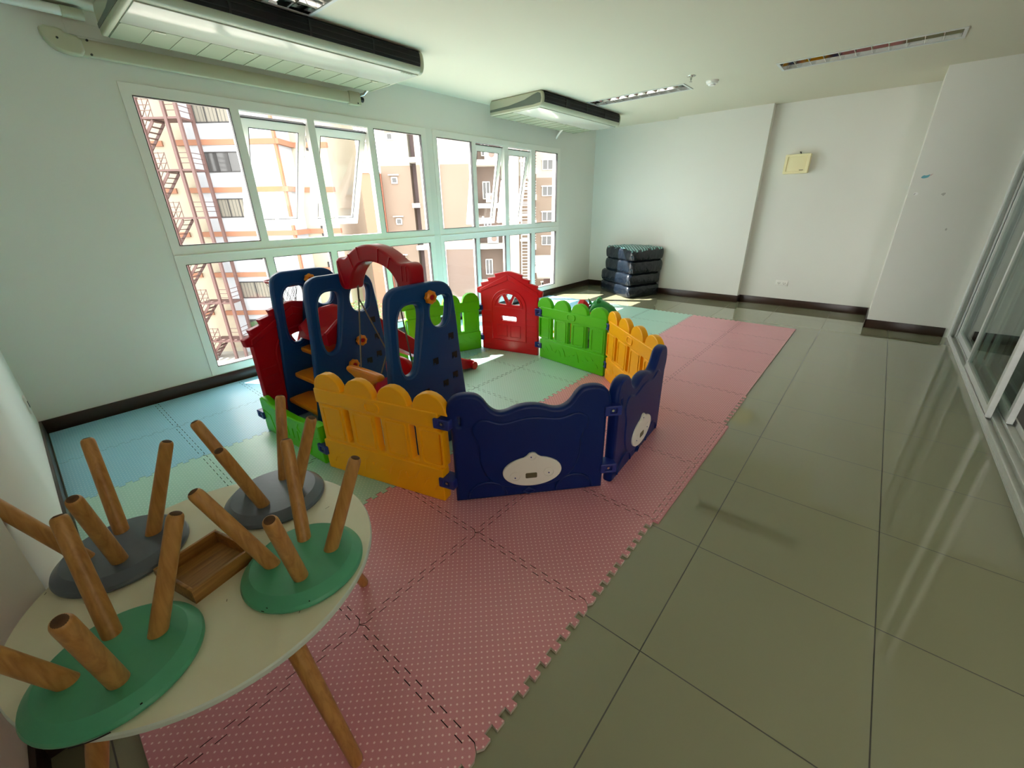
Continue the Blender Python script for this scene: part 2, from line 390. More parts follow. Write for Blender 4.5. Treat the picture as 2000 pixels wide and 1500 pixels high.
# ------------------------------------------------------------------ sliding glass doors, x = 1.11
trk = MB()
for x0, x1, z in ((1.085, 1.25, 0.018), (1.088, 1.096, 0.05), (1.135, 1.141, 0.045), (1.185, 1.191, 0.04), (1.24, 1.25, 0.05)): trk.box(x0, x1, -1.33, 5.35, 0, z, 0.001)
trk.box(1.085, 1.25, -1.33, 5.35, 2.3, 2.379).box(1.084, 1.251, 5.295, 5.351, 0.0, 2.3, 0.003)
for x in (1.085, 1.13, 1.18, 1.235): trk.box(x, x+0.012, 5.265, 5.30, 0.02, 2.3, 0.001)
struct(trk.out('trim_1', M['alu'], smooth=0), 'white aluminium track and jamb of the sliding doors', 'door track')
struct(MB().box(1.12, 1.24, -1.33, 5.35, 2.38, ZC).out('wall_right', M['wall'], smooth=0), 'strip of wall above the sliding doors', 'wall')
for i, (a, c, x, lab) in enumerate(((4.04, 5.262, 1.162, 'far sliding glass door panel next to the column'), (2.94, 4.10, 1.116, 'middle sliding glass door panel with a wide white stile'), (2.90, 4.06, 1.209, 'near sliding glass door panel stopping short of the open gap'))):
    d = bpy.data.objects.new(f'door_{i+1}', None); COL.objects.link(d); struct(d, lab, 'sliding door')
    MB().add(flat([(a, 0.03), (c, 0.03), (c, 2.29), (a, 2.29)], [[(a+0.05, 0.1), (c-0.05, 0.1), (c-0.05, 2.22), (a+0.05, 2.22)]], 0.032, 0.002, 'YZ', x)).out('door_frame', M['alu'], d, 0.5)
    MB().box(x-0.003, x+0.003, a+0.04, c-0.04, 0.09, 2.23).out('glass_pane', M['dglass'], d, 0)

# ------------------------------------------------------------------ foam mats
M['joint'] = mat('shaded_foam_edge', srgb(60, 44, 42), 0.9); M['core'] = mat('pale_foam_edge', srgb(196, 178, 170), 0.8)  # inner mat sides painted dark to stand in for shade in the gaps
PT = 0.589; X0 = -3.755; Y0 = -1.145
def seam(n, t0, fn):
    """points along one seam between two corners; fn maps (t, offset) to (x, y)"""
    a = 0.0115; hp = PT/20; L = [fn(t0, 0)]
    for k in range(1, 20):
        sgn = 1 if k % 2 else -1
        s0 = t0+hp*(k-0.5)+0.002; s1 = t0+hp*(k+0.5)-0.002
        if k in (1, 19): s0 += 0.004*(k == 1); s1 -= 0.004*(k == 19)
        L += [fn(s0-0.003*1, sgn*a), fn(s1+0.003*1, sgn*a)]
    return L
def matpoly(i, j):
    xa, xb, ya, yb = X0+PT*i, X0+PT*(i+1), Y0+PT*j, Y0+PT*(j+1)
    S = lambda kind, t0, c, straight: [((t0, c) if kind == 'x' else (c, t0))] if straight else seam(0, t0, (lambda t, o: (t, c+o)) if kind == 'x' else (lambda t, o: (c+o, t)))
    bot = S('x', xa, ya, j == 0); top = S('x', xa, yb, j == 9 and i not in (3, 4))
    lef = S('y', ya, xa, i == 0); rig = S('y', ya, xb, i == 5 and j >= 6)
    top = top + [(xb, yb)]; lef = lef+[(xa, yb)]
    P = bot + rig + top[::-1][0:] + lef[::-1][1:-1]
    out = []
    for p in P:
        if not out or (abs(p[0]-out[-1][0])+abs(p[1]-out[-1][1])) > 1e-5: out.append(p)
    # shrink a hair towards the centre so the joints read as dark lines
    cx, cy = (xa+xb)/2, (ya+yb)/2
    return [((p[0]-cx)*0.9952, (p[1]-cy)*0.9952) for p in out], (cx, cy)
ordn = ['first', 'second', 'third', 'fourth', 'fifth', 'sixth', 'seventh', 'eighth', 'ninth', 'tenth']
colname = ['blue dotted foam mat, {} from the near wall in the row along the window wall', 'blue dotted foam mat, {} from the near wall, one row off the window wall',
           'mint green dotted foam mat, {} from the near wall, beside the blue mats', 'mint green dotted foam mat, {} from the near wall, beside the pink mats',
           'pink dotted foam mat, {} from the near wall, in the row beside the green mats', 'pink dotted foam mat, {} from the near wall, in the outer row by the tiles']
for i in range(6):
    for j in range(10):
        P, (cx, cy) = matpoly(i, j)
        if (i, j) == (4, 0):
            pass
        th = 0.012+0.0012*((i*7+j*3) % 3)/3
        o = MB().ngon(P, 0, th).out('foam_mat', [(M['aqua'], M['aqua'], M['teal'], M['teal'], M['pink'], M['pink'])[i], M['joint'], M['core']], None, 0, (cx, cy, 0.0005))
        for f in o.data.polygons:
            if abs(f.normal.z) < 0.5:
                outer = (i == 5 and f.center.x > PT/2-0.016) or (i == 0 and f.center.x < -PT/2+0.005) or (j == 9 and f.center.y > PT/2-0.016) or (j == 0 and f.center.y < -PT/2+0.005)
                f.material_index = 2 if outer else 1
        tag(o, colname[i].format(ordn[j]), 'play mat', ('blue foam floor mats', 'green foam floor mats', 'pink foam floor mats')[i//2])
for k, j in enumerate((3, 4)):
    xe = X0+6*PT; ya = Y0+PT*j
    L = [(p[0]+0.001, p[1]) for p in seam(0, ya, lambda t, o: (xe+o, t))]+[(xe+0.001, ya+PT), (xe+0.03, ya+PT), (xe+0.03, ya+0.002)]
    tag(MB().ngon([(a-xe, b-ya) for a, b in L], 0, 0.012).out('foam_edge_strip', M['pink'], None, 0, (xe, ya, 0.0005)), 'straight pink foam edging strip beside the ' + ('blue corner of the pen' if k == 0 else 'tiles next to the yellow fence'), 'mat edging')

# ------------------------------------------------------------------ playpen panels
V = [(-2.626, -0.146), (-1.87, -0.10), (-1.07, 0.125), (-0.53, 0.73), (-0.585, 1.52), (-1.25, 2.09), (-2.042, 2.19), (-2.70, 2.04), (-2.985, 1.29), (-2.80, 0.53)]
ZM = 0.0145
def settle(t, h):
    """heights were taken from the bare floor; squeeze by the mat's thickness"""
    t.scale = (1, 1, (h-ZM)/h); return t
def frame(a, b):
    A = Vector(V[a]); B = Vector(V[b]); d = B-A
    return A, d.length, math.atan2(d.y, d.x)
def clips(parent, L, zs, side, ends=(0, 1)):
    """blue jaws at the panel's end that grip the neighbour"""
    for e in ends:
        for z in zs:
            x = L*e; s = -1 if e == 0 else 1
            b = MB().add(flat(rrect(x-0.044, x+0.044, z-0.027, z+0.027, 0.007), [rrect(x-0.018, x+0.018, z-0.014, z+0.014, 0.005, 2)], 0.076, 0.005))
            b.box(x-0.019, x+0.019, -0.027, 0.027, z-0.015, z+0.015)
            o = b.out('connector_clip', M['clip'], parent, 0.6); o['label'] = 'blue plastic connector clip'
            MB().tube([(x, -0.033, z), (x, 0.033, z)], 0.007, 10).out('clip_pin', M['chrome'], o)
def fence_panel(a, b, m, label, grp, ends=(0, 1)):
    A, L, rz = frame(a, b); L0 = 0.0; g = 0.028
    t = thing('playpen_fence_panel', label, 'play fence', (A.x, A.y, ZM), rz, grp); settle(t, 0.6)
    k = L/0.80; xs = [(0.112+0.206*i)*k for i in range(4)]
    top = [(g, 0), (L-g, 0), (L-g, 0.50)]
    for x in xs[::-1]:
        top.append((x+0.096*k, 0.50)); top += [(x+0.090*k*cos(pi*q/10), 0.515+0.088*sin(pi*q/10)) for q in range(11)]; top.append((x-0.096*k, 0.50))
    top.append((g, 0.50))
    holes = [rrect(x-0.019, x+0.019, 0.208, 0.412, 0.008, 2) for x in [(xs[i]+xs[i+1])/2 for i in range(3)]]
    plate('fence_board', m, t, top, holes, 0.044, 0.006)
    r = MB()
    for z0, z1, w in ((0.425, 0.512, 0.056), (0.0, 0.192, 0.058)):
        r.add(flat(rrect(g-0.008, L-g+0.008, z0, z1, 0.008), [], w, 0.005))
    outs(r, 'cross_rail', m, t, 0.7)
    e = MB()
    for x in xs:
        L_ = rrect(x-0.066*k, x+0.066*k, 0.205, 0.412, 0.012); e.add(flat(L_, [rrect(x-0.053*k, x+0.053*k, 0.218, 0.399, 0.01)], 0.053, 0.003))
    outs(e, 'picket_moulding', m, t, 0.7)
    ov = rrect(0.40*k-0.05, 0.40*k+0.05, 0.437, 0.497, 0.028, 6); ov2 = rrect(0.40*k-0.04, 0.40*k+0.04, 0.446, 0.488, 0.020, 6)
    plate('oval_emblem', m, t, ov, [ov2], 0.068, 0.004)
    w = MB()   # raised grass blades and ripples along the bottom board
    for s in (-1, 1):
        y = s*0.0290
        for q in range(13):
            x = 0.08+q*(L-0.16)/12; h = 0.035+0.03*((q*5) % 3)
            w.tube([(x, y, 0.06+0.02*((q*7) % 4)), (x+0.014, y, 0.06+h*0.6+0.01), (x+0.038, y, 0.065+h)], [0.005, 0.004, 0.001], 6)
    w.out('grass_relief', m, t)['kind'] = 'stuff'
    clips(t, L, (0.12, 0.46), 1, ends)
    return t
def bear_panel(a, b, label, ends=(0, 1)):
    A, L, rz = frame(a, b); k = L/0.805
    t = thing('playpen_bear_panel', label, 'play fence', (A.x, A.y, ZM), rz, 'blue bear playpen panels'); settle(t, 0.6)
    g = 0.026
    o = [(g, 0), (L-g, 0), (L-g, 0.42)] + [(x*k, z) for x, z in smoothp([(0.795, 0.44), (0.80, 0.53), (0.765, 0.59), (0.70, 0.604), (0.635, 0.59), (0.59, 0.51), (0.53, 0.485), (0.44, 0.522), (0.35, 0.522), (0.265, 0.485), (0.215, 0.51), (0.168, 0.59), (0.10, 0.604), (0.035, 0.59), (0.005, 0.53), (0.010, 0.44)], 2, False)] + [(g, 0.42)]
    plate('panel_board', M['navy'], t, o, [rrect(0.062, 0.070, 0.44, 0.485, 0.003, 2)], 0.056, 0.016)
    hd = [(x*k, z) for x, z in smoothp([(0.15, 0.33), (0.115, 0.40), (0.13, 0.455), (0.18, 0.475), (0.235, 0.45), (0.27, 0.44), (0.40, 0.472), (0.53, 0.445), (0.57, 0.455), (0.625, 0.475), (0.68, 0.45), (0.69, 0.40), (0.65, 0.33), (0.655, 0.22), (0.61, 0.11), (0.53, 0.055), (0.27, 0.055), (0.19, 0.11), (0.145, 0.22)], 2)]
    plate('bear_head_relief', M['navy'], t, hd, [], 0.068, 0.010)
    for s in (-1, 1):
        mz = []
        for q in range(64):
            w = 2*pi*q/64; px_, pz_ = 0.148*cos(w), 0.087*sin(w)
            if pz_ > 0: pz_ = max(pz_, 0.112-0.0) if abs(px_) < 0.012 else (max(pz_, 0.081+math.sqrt(max(0, 0.031**2-px_**2))) if abs(px_) < 0.031 else pz_)
            mz.append(((0.407+px_)*k, 0.155+pz_))
        mm = plate('muzzle_plate', M['white'], t, mz, [], 0.016, 0.004, off=s*0.036)
        mm['label'] = 'white bear muzzle plate'
        d = MB()
        for cx, cz, r in ((0.405, 0.245, 0.020), (0.32, 0.135, 0.026), (0.49, 0.145, 0.026)):
            d.tube([(cx*k+r*cos(2*pi*q/20), s*0.0445, cz+r*sin(2*pi*q/20)) for q in range(21)], 0.0016, 6, False)
        outs(d, 'screw_recess', M['white'], mm)
        d = MB()
        for cx, cz in ((0.40, 0.242), (0.32, 0.125), (0.49, 0.14)): d.tube([(cx*k, s*0.043, cz), (cx*k, s*0.0465, cz)], 0.0035, 10)
        outs(d, 'screw', M['clip'], mm)
        d = MB().add(flat(rrect(0.372*k, 0.43*k, 0.118, 0.148, 0.006), [], 0.004, 0.0005, off=s*0.0443)); d.out('muzzle_slot', M['scuff'], mm)
    pw = MB()
    for s in (-1, 1):
        for cx in (0.18, 0.625):
            pw.tube([((cx+0.095*cos(pi*q/16))*k, s*0.030, 0.02+0.085*sin(pi*q/16)) for q in range(17)], 0.006, 8)
        pw.tube([(0.36*k, s*0.030, 0.03), (0.39*k, s*0.030, 0.05), (0.42*k, s*0.030, 0.03), (0.39*k, s*0.030, 0.012), (0.36*k, s*0.030, 0.03)], 0.006, 8)
    outs(pw, 'paw_relief', M['navy'], t)
    clips(t, L, (0.12, 0.46), 1, ends)
    return t
def house_panel(a, b, m, label, ends=(0, 1)):
    A, L, rz = frame(a, b)
    t = thing('playpen_house_panel', label, 'play fence', (A.x, A.y, ZM), rz, 'red house playpen panels'); settle(t, 0.8)
    h = L/2; g = 0.022
    side = [(L-g, 0), (L-g, 0.585), (L+0.016, 0.593), (L+0.024, 0.642), (L-0.036, 0.662), (L-0.026, 0.694), (L-0.116, 0.714), (L-0.106, 0.744), (L-0.196, 0.760), (L-0.186, 0.790), (h+0.05, 0.812), (h+0.02, 0.818)]
    o = side + [(L-x, z) for x, z in side[::-1]]
    hc = h; fan = []
    for t0, t1 in ((8, 58), (68, 112), (122, 172)):
        fan.append([(hc+r*cos(radians(q)), 0.475+r*sin(radians(q))) for r, q in [(0.028, (t0+t1)/2)] + [(0.125, t0+(t1-t0)*i/6) for i in range(7)]])
    holes = fan + [rrect(hc-0.085, hc+0.085, 0.325, 0.373, 0.012)]
    plate('house_wall', m, t, o, holes, 0.042, 0.006)
    r = MB()
    for sgn in (-1, 1):   # roof strip
        f = lambda x: h+sgn*x
        L_ = [(f(0.0), 0.79), (f(h-0.02), 0.635), (f(h-0.015), 0.60), (f(0.0), 0.735)]
        if sgn < 0: L_ = L_[::-1]
        r.add(flat(L_, [], 0.056, 0.006))
    r.out('roof_moulding', m, t, 0.7)
    dr = MB()
    for s in (-1, 1):
        y = s*0.021
        dr.tube([(h-0.19, y, 0.12), (h-0.19, y, 0.47)]+[(h-0.19*cos(pi*q/14), y, 0.47+0.175*sin(pi*q/14)) for q in range(15)]+[(h+0.19, y, 0.12), (h-0.19, y, 0.12)], 0.007, 8)
        dr.tube([(h-0.155*cos(pi*q/14), y, 0.465+0.14*sin(pi*q/14)) for q in range(15)]+[(h-0.155, y, 0.465)], 0.005, 8)
        for z in (0.06, 0.12, 0.18, 0.24, 0.30, 0.36, 0.42):
            for x0 in (0.035, L-0.14): dr.tube([(x0+0.02*((z*50) % 2 > 1), y, z), (x0+0.1, y, z)], 0.004, 6)
        for x0, z0 in ((h-0.13, 0.16), (h+0.02, 0.16)):
            dr.tube([(x0, y, z0), (x0+0.11, y, z0), (x0+0.11, y, z0+0.12), (x0, y, z0+0.12), (x0, y, z0)], 0.0045, 6)
    outs(dr, 'door_relief', m, t)
    clips(t, L, (0.12, 0.44), 1, ends)
    return t
def low_panel(a, b, label, ends=(0, 1)):
    A, L, rz = frame(a, b)
    t = thing('playpen_gate_sill', label, 'play fence', (A.x, A.y, ZM), rz, 'low green gate sills'); settle(t, 0.27)
    g = 0.02
    o = [(g, 0), (L-g, 0), (L-g, 0.255)]+smoothp([(L-0.03, 0.27), (L-0.10, 0.262), (L-0.2, 0.225), (L/2, 0.215), (0.2, 0.225), (0.10, 0.262), (0.03, 0.27)], 2, False)+[(g, 0.25)]
    plate('sill_board', M['green'], t, o, [], 0.05, 0.008)
    r = MB()
    for s in (-1, 1):
        y = s*0.025
        r.tube([(L-0.16, y, 0.03), (L-0.13, y, 0.15), (L-0.05, y, 0.17)], 0.004, 6).tube([(0.16, y, 0.03), (0.13, y, 0.15), (0.05, y, 0.17)], 0.004, 6)
        for q in range(4): r.tube([(L/2-0.09+0.06*q, y, 0.07), (L/2-0.09+0.06*q, y, 0.14)], 0.004, 6)
        r.tube([(L/2+0.12, y, 0.20), (L/2+0.10, y, 0.17), (L/2+0.13, y, 0.14)], 0.004, 6)
    outs(r, 'moulding', M['green'], t)
    clips(t, L, (0.12,), 1, ends)
    return t
low_panel(0, 1, 'low lime green gate sill of the pen, left of the yellow fence in front')
fence_panel(1, 2, M['yellow'], 'yellow picket fence panel at the front of the pen, left of the blue bear', 'yellow playpen fence panels', (1,))
bear_panel(2, 3, 'blue bear panel facing the camera with its full white muzzle in view', (1,))
bear_panel(3, 4, 'blue bear panel seen edge-on at the right of the pen', ())
fence_panel(4, 5, M['yellow'], 'yellow picket fence panel behind the right blue bear', 'yellow playpen fence panels', (1,))
fence_panel(5, 6, M['green'], 'lime green picket fence panel right of the red house, facing the camera', 'green playpen fence panels', (1,))
house_panel(7, 6, M['red'], 'bright red house panel at the far side of the pen')
fence_panel(7, 8, M['green'], 'lime green picket fence panel behind the swing, left of the far red house', 'green playpen fence panels', ())
low_panel(8, 9, 'low lime green gate sill under the slide, on the window side', ())
house_panel(9, 0, M['dred'], 'dark red house panel at the left end of the pen behind the slide steps', ())

# ------------------------------------------------------------------ slide and swing set
AS = 0.05
PS = thing('slide_swing_set', 'blue plastic slide and swing set with red arch inside the pen', 'play set', (-2.22, 0.30, ZM), AS); settle(PS, 1.03)
# local x = s (across), local y = u (along the slide), z up
def side_panel(s, shift=0.0, wid=1.0, hide=False):
    o = [(-0.285, 0), (-0.255, 0.22), (-0.235, 0.42), (-0.214, 0.62), (-0.202, 0.80), (-0.195, 0.90)] + smoothp([(-0.192, 0.93), (-0.178, 0.99), (-0.125, 1.022), (-0.05, 1.022), (0.12, 1.022), (0.20, 1.015), (0.255, 0.975), (0.275, 0.90)], 2, False) + [(0.282, 0.80), (0.292, 0.62), (0.312, 0.40), (0.35, 0)]
    h1 = smoothp([(-0.03, 0.925), (-0.10, 0.92), (-0.135, 0.86), (-0.142, 0.76), (-0.150, 0.64), (-0.135, 0.55), (-0.09, 0.535), (-0.05, 0.56), (-0.025, 0.66), (-0.005, 0.75), (0.018, 0.86), (0.012, 0.91)], 2)
    h2 = smoothp([(0.175, 0.945), (0.11, 0.93), (0.080, 0.86), (0.095, 0.785), (0.145, 0.760), (0.20, 0.775), (0.225, 0.86), (0.225, 0.93)], 2)
    sock = [(0.222, 0.69), (0.24, 0.567), (0.088, 0.570), (0.152, 0.412), (0.0, 0.405), (0.085, 0.328), (0.235, 0.44), (-0.05, 0.27), (0.20, 0.20), (0.05, 0.17)]
    hs = [h1, h2]
    p = plate('side_panel', M['blue'], PS, [(a*wid+shift, b) for a, b in o][::-1], [[(a+shift, b) for a, b in h][::-1] for h in hs], 0.05, 0.013, 'YZ', s-0.025)
    b = MB(); w = MB()
    for a, z in sock:
        b.box(s-0.004, s+0.0015, a+shift-0.020, a+shift+0.020, z-0.020, z+0.020)
        w.tube([(s-0.001, a+shift-0.010, z-0.014), (s+0.004, a+shift-0.010, z-0.014)], 0.007, 10)
    outs(b, 'climbing_hold_socket', M['hole'], p); outs(w, 'socket_plug', M['blue'], p)
    rb = MB()
    for L_ in (h1, h2):
        c = (sum(q[0] for q in L_)/len(L_), sum(q[1] for q in L_)/len(L_))
        R_ = [(s-0.001, c[0]+(a-c[0])*1.22+shift, c[1]+(z-c[1])*1.08) for a, z in L_]
        rb.tube(R_+R_[:1], 0.005, 6, False)
    outs(rb, 'rim_moulding', M['blue'], p)
    return p
side_panel(-0.425, -0.005); side_panel(0.0, 0.0); side_panel(0.73, 0.02)
def knob(s, u, z, r=0.036):
    b = MB(); T = Matrix.Translation((s, u, z)) @ Matrix.Rotation(pi/2, 4, 'Y')
    n = 48; prof = [(0.6, 0), (0.95, 0.006), (1.0, 0.014), (0.95, 0.026), (0.7, 0.032), (0.5, 0.032), (0.46, 0.020), (0, 0.018)]
    rings = []
    secs = [[T @ Vector(((r*f*(1+0.07*cos(8*2*pi*k/n)*(f > 0.6)))*cos(2*pi*k/n), (r*f*(1+0.07*cos(8*2*pi*k/n)*(f > 0.6)))*sin(2*pi*k/n), h)) for k in range(n)] for f, h in prof[:-1]]
    o = b.loft(secs).out('knob', M['orange'], PS)
    c = MB().tube([T @ Vector((0, 0, 0.018)), T @ Vector((0, 0, 0.028))], r*0.38, 16).out('knob_centre', M['dred'], o)
for s, u, z in ((-0.425, 0.055, 0.955), (0, 0.105, 0.575), (0, 0.02, 0.425), (0.73, 0.10, 0.945), (-0.425, 0.10, 0.575)): knob(s, u, z)
for i, (u0, z) in enumerate(((-0.262, 0.165), (-0.185, 0.335), (-0.105, 0.505))):
    MB().add(flat(smoothp([(u0+0.01, z-0.045), (u0, z-0.02), (u0+0.01, z), (u0+0.19, z), (u0+0.19, z-0.045)], 1), [], 0.375, 0.006, 'YZ', -0.238)).out('step', M['orange'], PS)
# slide chute
path = [(-0.09, 0.60, 0.655), (-0.06, 0.605, 0.675), (0.0, 0.60, 0.72), (0.08, 0.59, 0.755), (0.18, 0.58, 0.76), (0.27, 0.56, 0.725), (0.36, 0.505, 0.645), (0.46, 0.43, 0.555), (0.60, 0.33, 0.445), (0.75, 0.235, 0.34), (0.90, 0.15, 0.245), (1.02, 0.09, 0.17), (1.12, 0.055, 0.12), (1.24, 0.04, 0.075)]
secs = []
for u, zf, zt in path:
    s0, s1 = -0.418, -0.058; fl = 0.0
    if u > 0.40: s0, s1 = -0.43, -0.03
    secs.append([Vector(p) for p in ((s0, u, zf-0.03), (s0, u, zt-0.01), (s0+0.012, u, zt), (s0+0.03, u, zt-0.002), (s0+0.045, u, zt-0.02), (s0+0.055, u, zf+0.035), (s0+0.09, u, zf), (s1-0.09, u, zf), (s1-0.055, u, zf+0.035), (s1-0.045, u, zt-0.02), (s1-0.03, u, zt-0.002), (s1-0.012, u, zt), (s1, u, zt-0.01), (s1, u, zf-0.03))])
MB().loft(secs).out('slide_chute', M['dred'], PS, 0.9)
MB().tube([(-0.43, 1.22, 0.036), (-0.005, 1.22, 0.036)], 0.036, 20).out('slide_foot', M['red'], PS)
# red arch on top of the two swing panels
ar = [(-0.004, 0.93), (-0.008, 1.05), (-0.010, 1.10), (0.025, 1.127), (0.09, 1.118), (0.15, 1.162), (0.24, 1.199), (0.335, 1.210), (0.43, 1.197), (0.52, 1.162), (0.585, 1.118), (0.65, 1.127), (0.686, 1.10), (0.682, 1.05), (0.678, 0.93), (0.60, 0.935), (0.57, 1.01), (0.51, 1.078), (0.43, 1.108), (0.335, 1.118), (0.245, 1.104), (0.17, 1.05), (0.12, 0.985), (0.10, 0.93)]
arch = plate('arch_beam', M['dred'], PS, smoothp(ar, 2), [], 0.10, 0.012, 'XZ', 0.08)
rb = MB()
for x0, z0, x1, z1 in ((0.175, 1.07, 0.14, 1.145), (0.25, 1.115, 0.235, 1.19), (0.42, 1.115, 0.435, 1.19), (0.50, 1.09, 0.53, 1.15), (0.045, 0.96, 0.015, 1.10), (0.615, 1.03, 0.62, 1.11), (0.65, 1.03, 0.655, 1.11)):
    for yy in (0.03, 0.13): rb.tube([(x0, yy, z0), (x1, yy, z1)], 0.005, 8)
outs(rb, 'arch_rib', M['dred'], arch)
# basketball hoop bolted outside the window-side panel
hp = MB(); hc = Vector((-0.59, -0.05, 0.945)); hr = 0.105
hp.tube([(hc.x+hr*cos(2*pi*q/32), hc.y+hr*sin(2*pi*q/32), hc.z) for q in range(33)], 0.008, 8, False)
hp.box(-0.505, -0.45, hc.y-0.04, hc.y+0.04, hc.z-0.03, hc.z+0.03, 0.004); ho = hp.out('basketball_hoop', M['dred'], PS)
nt = MB()
for q in range(10):
    a0 = 2*pi*q/10
    for sg in (1, -1):
        nt.tube([(hc.x+r*cos(a0+sg*w), hc.y+r*sin(a0+sg*w), z) for r, w, z in ((hr, 0, hc.z), (0.085, 0.31, hc.z-0.05), (0.07, 0.62, hc.z-0.11), (0.055, 0.93, hc.z-0.17), (0.05, 1.1, hc.z-0.24))], 0.0016, 5)
nt.out('hoop_net', M['rope'], ho)

# swing seat hanging from the arch
SW = thing('swing_seat', 'red toddler swing seat with a yellow front bar hanging by grey ropes from the arch', 'swing', (-2.22, 0.30, ZM), AS)
T = Matrix.Translation((0.37, 0.0, 0.395)) @ Matrix.Rotation(radians(-3), 4, 'Z') @ Matrix.Rotation(radians(-3), 4, 'Y')
MB().box(-0.13, 0.13, -0.10, 0.12, -0.055, -0.03, 0.01, T).out('seat', M['red'], SW)
bk = flat(smoothp([(-0.15, -0.05), (0.15, -0.05), (0.15, 0.07), (0.10, 0.125), (-0.08, 0.125), (-0.15, 0.07)], 2), [], 0.026, 0.008, 'XZ', 0.12); bk.transform(T)
MB().add(bk).out('backrest', M['red'], SW)
bt = flat(smoothp([(-0.165, 0.055), (-0.17, 0.085), (-0.14, 0.10), (0.14, 0.10), (0.17, 0.085), (0.165, 0.055), (0.09, 0.035), (0.055, -0.03), (-0.055, -0.03), (-0.09, 0.035)], 2), [], 0.045, 0.016, 'XZ', -0.13); bt.transform(T @ Matrix.Translation((-0.035, 0.025, 0)) @ Matrix.Scale(1.12, 4, (1, 0, 0)))
MB().add(bt).out('front_bar', M['orange'], SW)
rp_ = MB()
for s, top in ((-1, (0.105, 0.09, 1.0)), (1, (0.50, 0.09, 1.0))):
    ring = Vector((top[0]+s*0.003, 0.08, 0.86))
    rp_.tube([top, ring], 0.006, 8)
    for yy, zz in ((-0.10, 0.10), (0.12, 0.08)):
        p = T @ Vector((-0.075 if s < 0 else 0.14, yy, zz)); rp_.tube([ring, p], 0.0045, 8)
outs(rp_, 'rope', M['rope'], SW)
rg = MB()
for top in ((0.105, 0.09), (0.50, 0.09)):
    rg.tube([(top[0]+0.014*cos(2*pi*q/12), top[1], 1.005+0.02*sin(2*pi*q/12)) for q in range(13)], 0.003, 6, False)
outs(rg, 'hanging_ring', M['gasket'], SW)

# ------------------------------------------------------------------ toys behind the green fence
TY = thing('rocking_toy', 'green dinosaur headed rocking toy with a red saddle behind the green fence', 'ride-on toy', (-1.96, 2.76, ZM), radians(200))
b = MB()
def blob(b, secs, n=20):
    """secs: (centre, rx, rz) ellipses across the local y axis path"""
    b.loft([[Vector((c[0], c[1], c[2])) + Vector((0, rx*cos(2*pi*k/n), rz*sin(2*pi*k/n))) for k in range(n)] for c, rx, rz in secs])
blob(b, [((0.20, 0, 0.20), 0.02, 0.02), ((0.16, 0, 0.22), 0.08, 0.07), ((0.05, 0, 0.24), 0.11, 0.09), ((-0.08, 0, 0.25), 0.11, 0.09), ((-0.20, 0, 0.28), 0.09, 0.10), ((-0.26, 0, 0.34), 0.03, 0.05)])
b.out('body', M['red'], TY)
b = MB(); blob(b, [((-0.10, 0, 0.33), 0.05, 0.07), ((-0.15, 0, 0.40), 0.07, 0.07), ((-0.22, 0, 0.43), 0.075, 0.055), ((-0.30, 0, 0.40), 0.07, 0.05), ((-0.36, 0, 0.37), 0.055, 0.04), ((-0.385, 0, 0.36), 0.02, 0.02)])
for s in (-1, 1):
    g = bmesh.ops.create_uvsphere(b.b, u_segments=14, v_segments=8, radius=0.028)['verts']
    for v in g: v.co += Vector((-0.20, s*0.045, 0.475))
for q in range(4): b.tube([(-0.12+0.035*q, 0, 0.43-0.035*q), (-0.09+0.035*q, 0, 0.49-0.045*q)], [0.02, 0.002], 8)
b.out('head', M['dino'], TY)
b = MB(); blob(b, [((0.03, 0, 0.38), 0.02, 0.03), ((0.0, 0, 0.40), 0.06, 0.07), ((-0.05, 0, 0.40), 0.065, 0.075), ((-0.10, 0, 0.38), 0.03, 0.05)]); b.out('saddle_back', M['red'], TY)
b = MB().tube([(-0.17, -0.12, 0.37), (-0.17, 0.12, 0.37)], 0.012, 10); b.out('handlebar', M['yellow'], TY)
for s in (-1, 1):
    MB().tube([(0.30, s*0.10, 0.08), (0.18, s*0.10, 0.025), (0.0, s*0.10, 0.012+0.006), (-0.18, s*0.10, 0.025), (-0.32, s*0.10, 0.09)], 0.018, 10).out('rocker', M['yellow'], TY)
    MB().tube([(0.10, s*0.10, 0.03), (0.08, s*0.06, 0.2)], 0.022, 10).tube([(-0.12, s*0.10, 0.03), (-0.12, s*0.06, 0.22)], 0.022, 10).out('leg', M['dino'], TY)
TC = thing('toy_walker', 'small yellow ride-on toy just outside the far red house', 'ride-on toy', (-1.81, 2.44, ZM), radians(100))
b = MB(); blob(b, [((0.20, 0, 0.20), 0.05, 0.04), ((0.14, 0, 0.22), 0.10, 0.09), ((0.0, 0, 0.22), 0.10, 0.07), ((-0.15, 0, 0.26), 0.10, 0.10), ((-0.22, 0, 0.26), 0.05, 0.05)]); b.out('body', M['yellow'], TC)
for x in (0.13, -0.14):
    for s in (-1, 1): MB().tube([(x, s*0.075, 0.062), (x, s*0.115, 0.062)], 0.06, 20).out('wheel', M['black'], TC)
MB().tube([(0.14, 0, 0.25), (0.17, 0, 0.38)], 0.014, 10).tube([(0.17, -0.1, 0.38), (0.17, 0.1, 0.38)], 0.014, 10).out('handlebar', M['red'], TC)

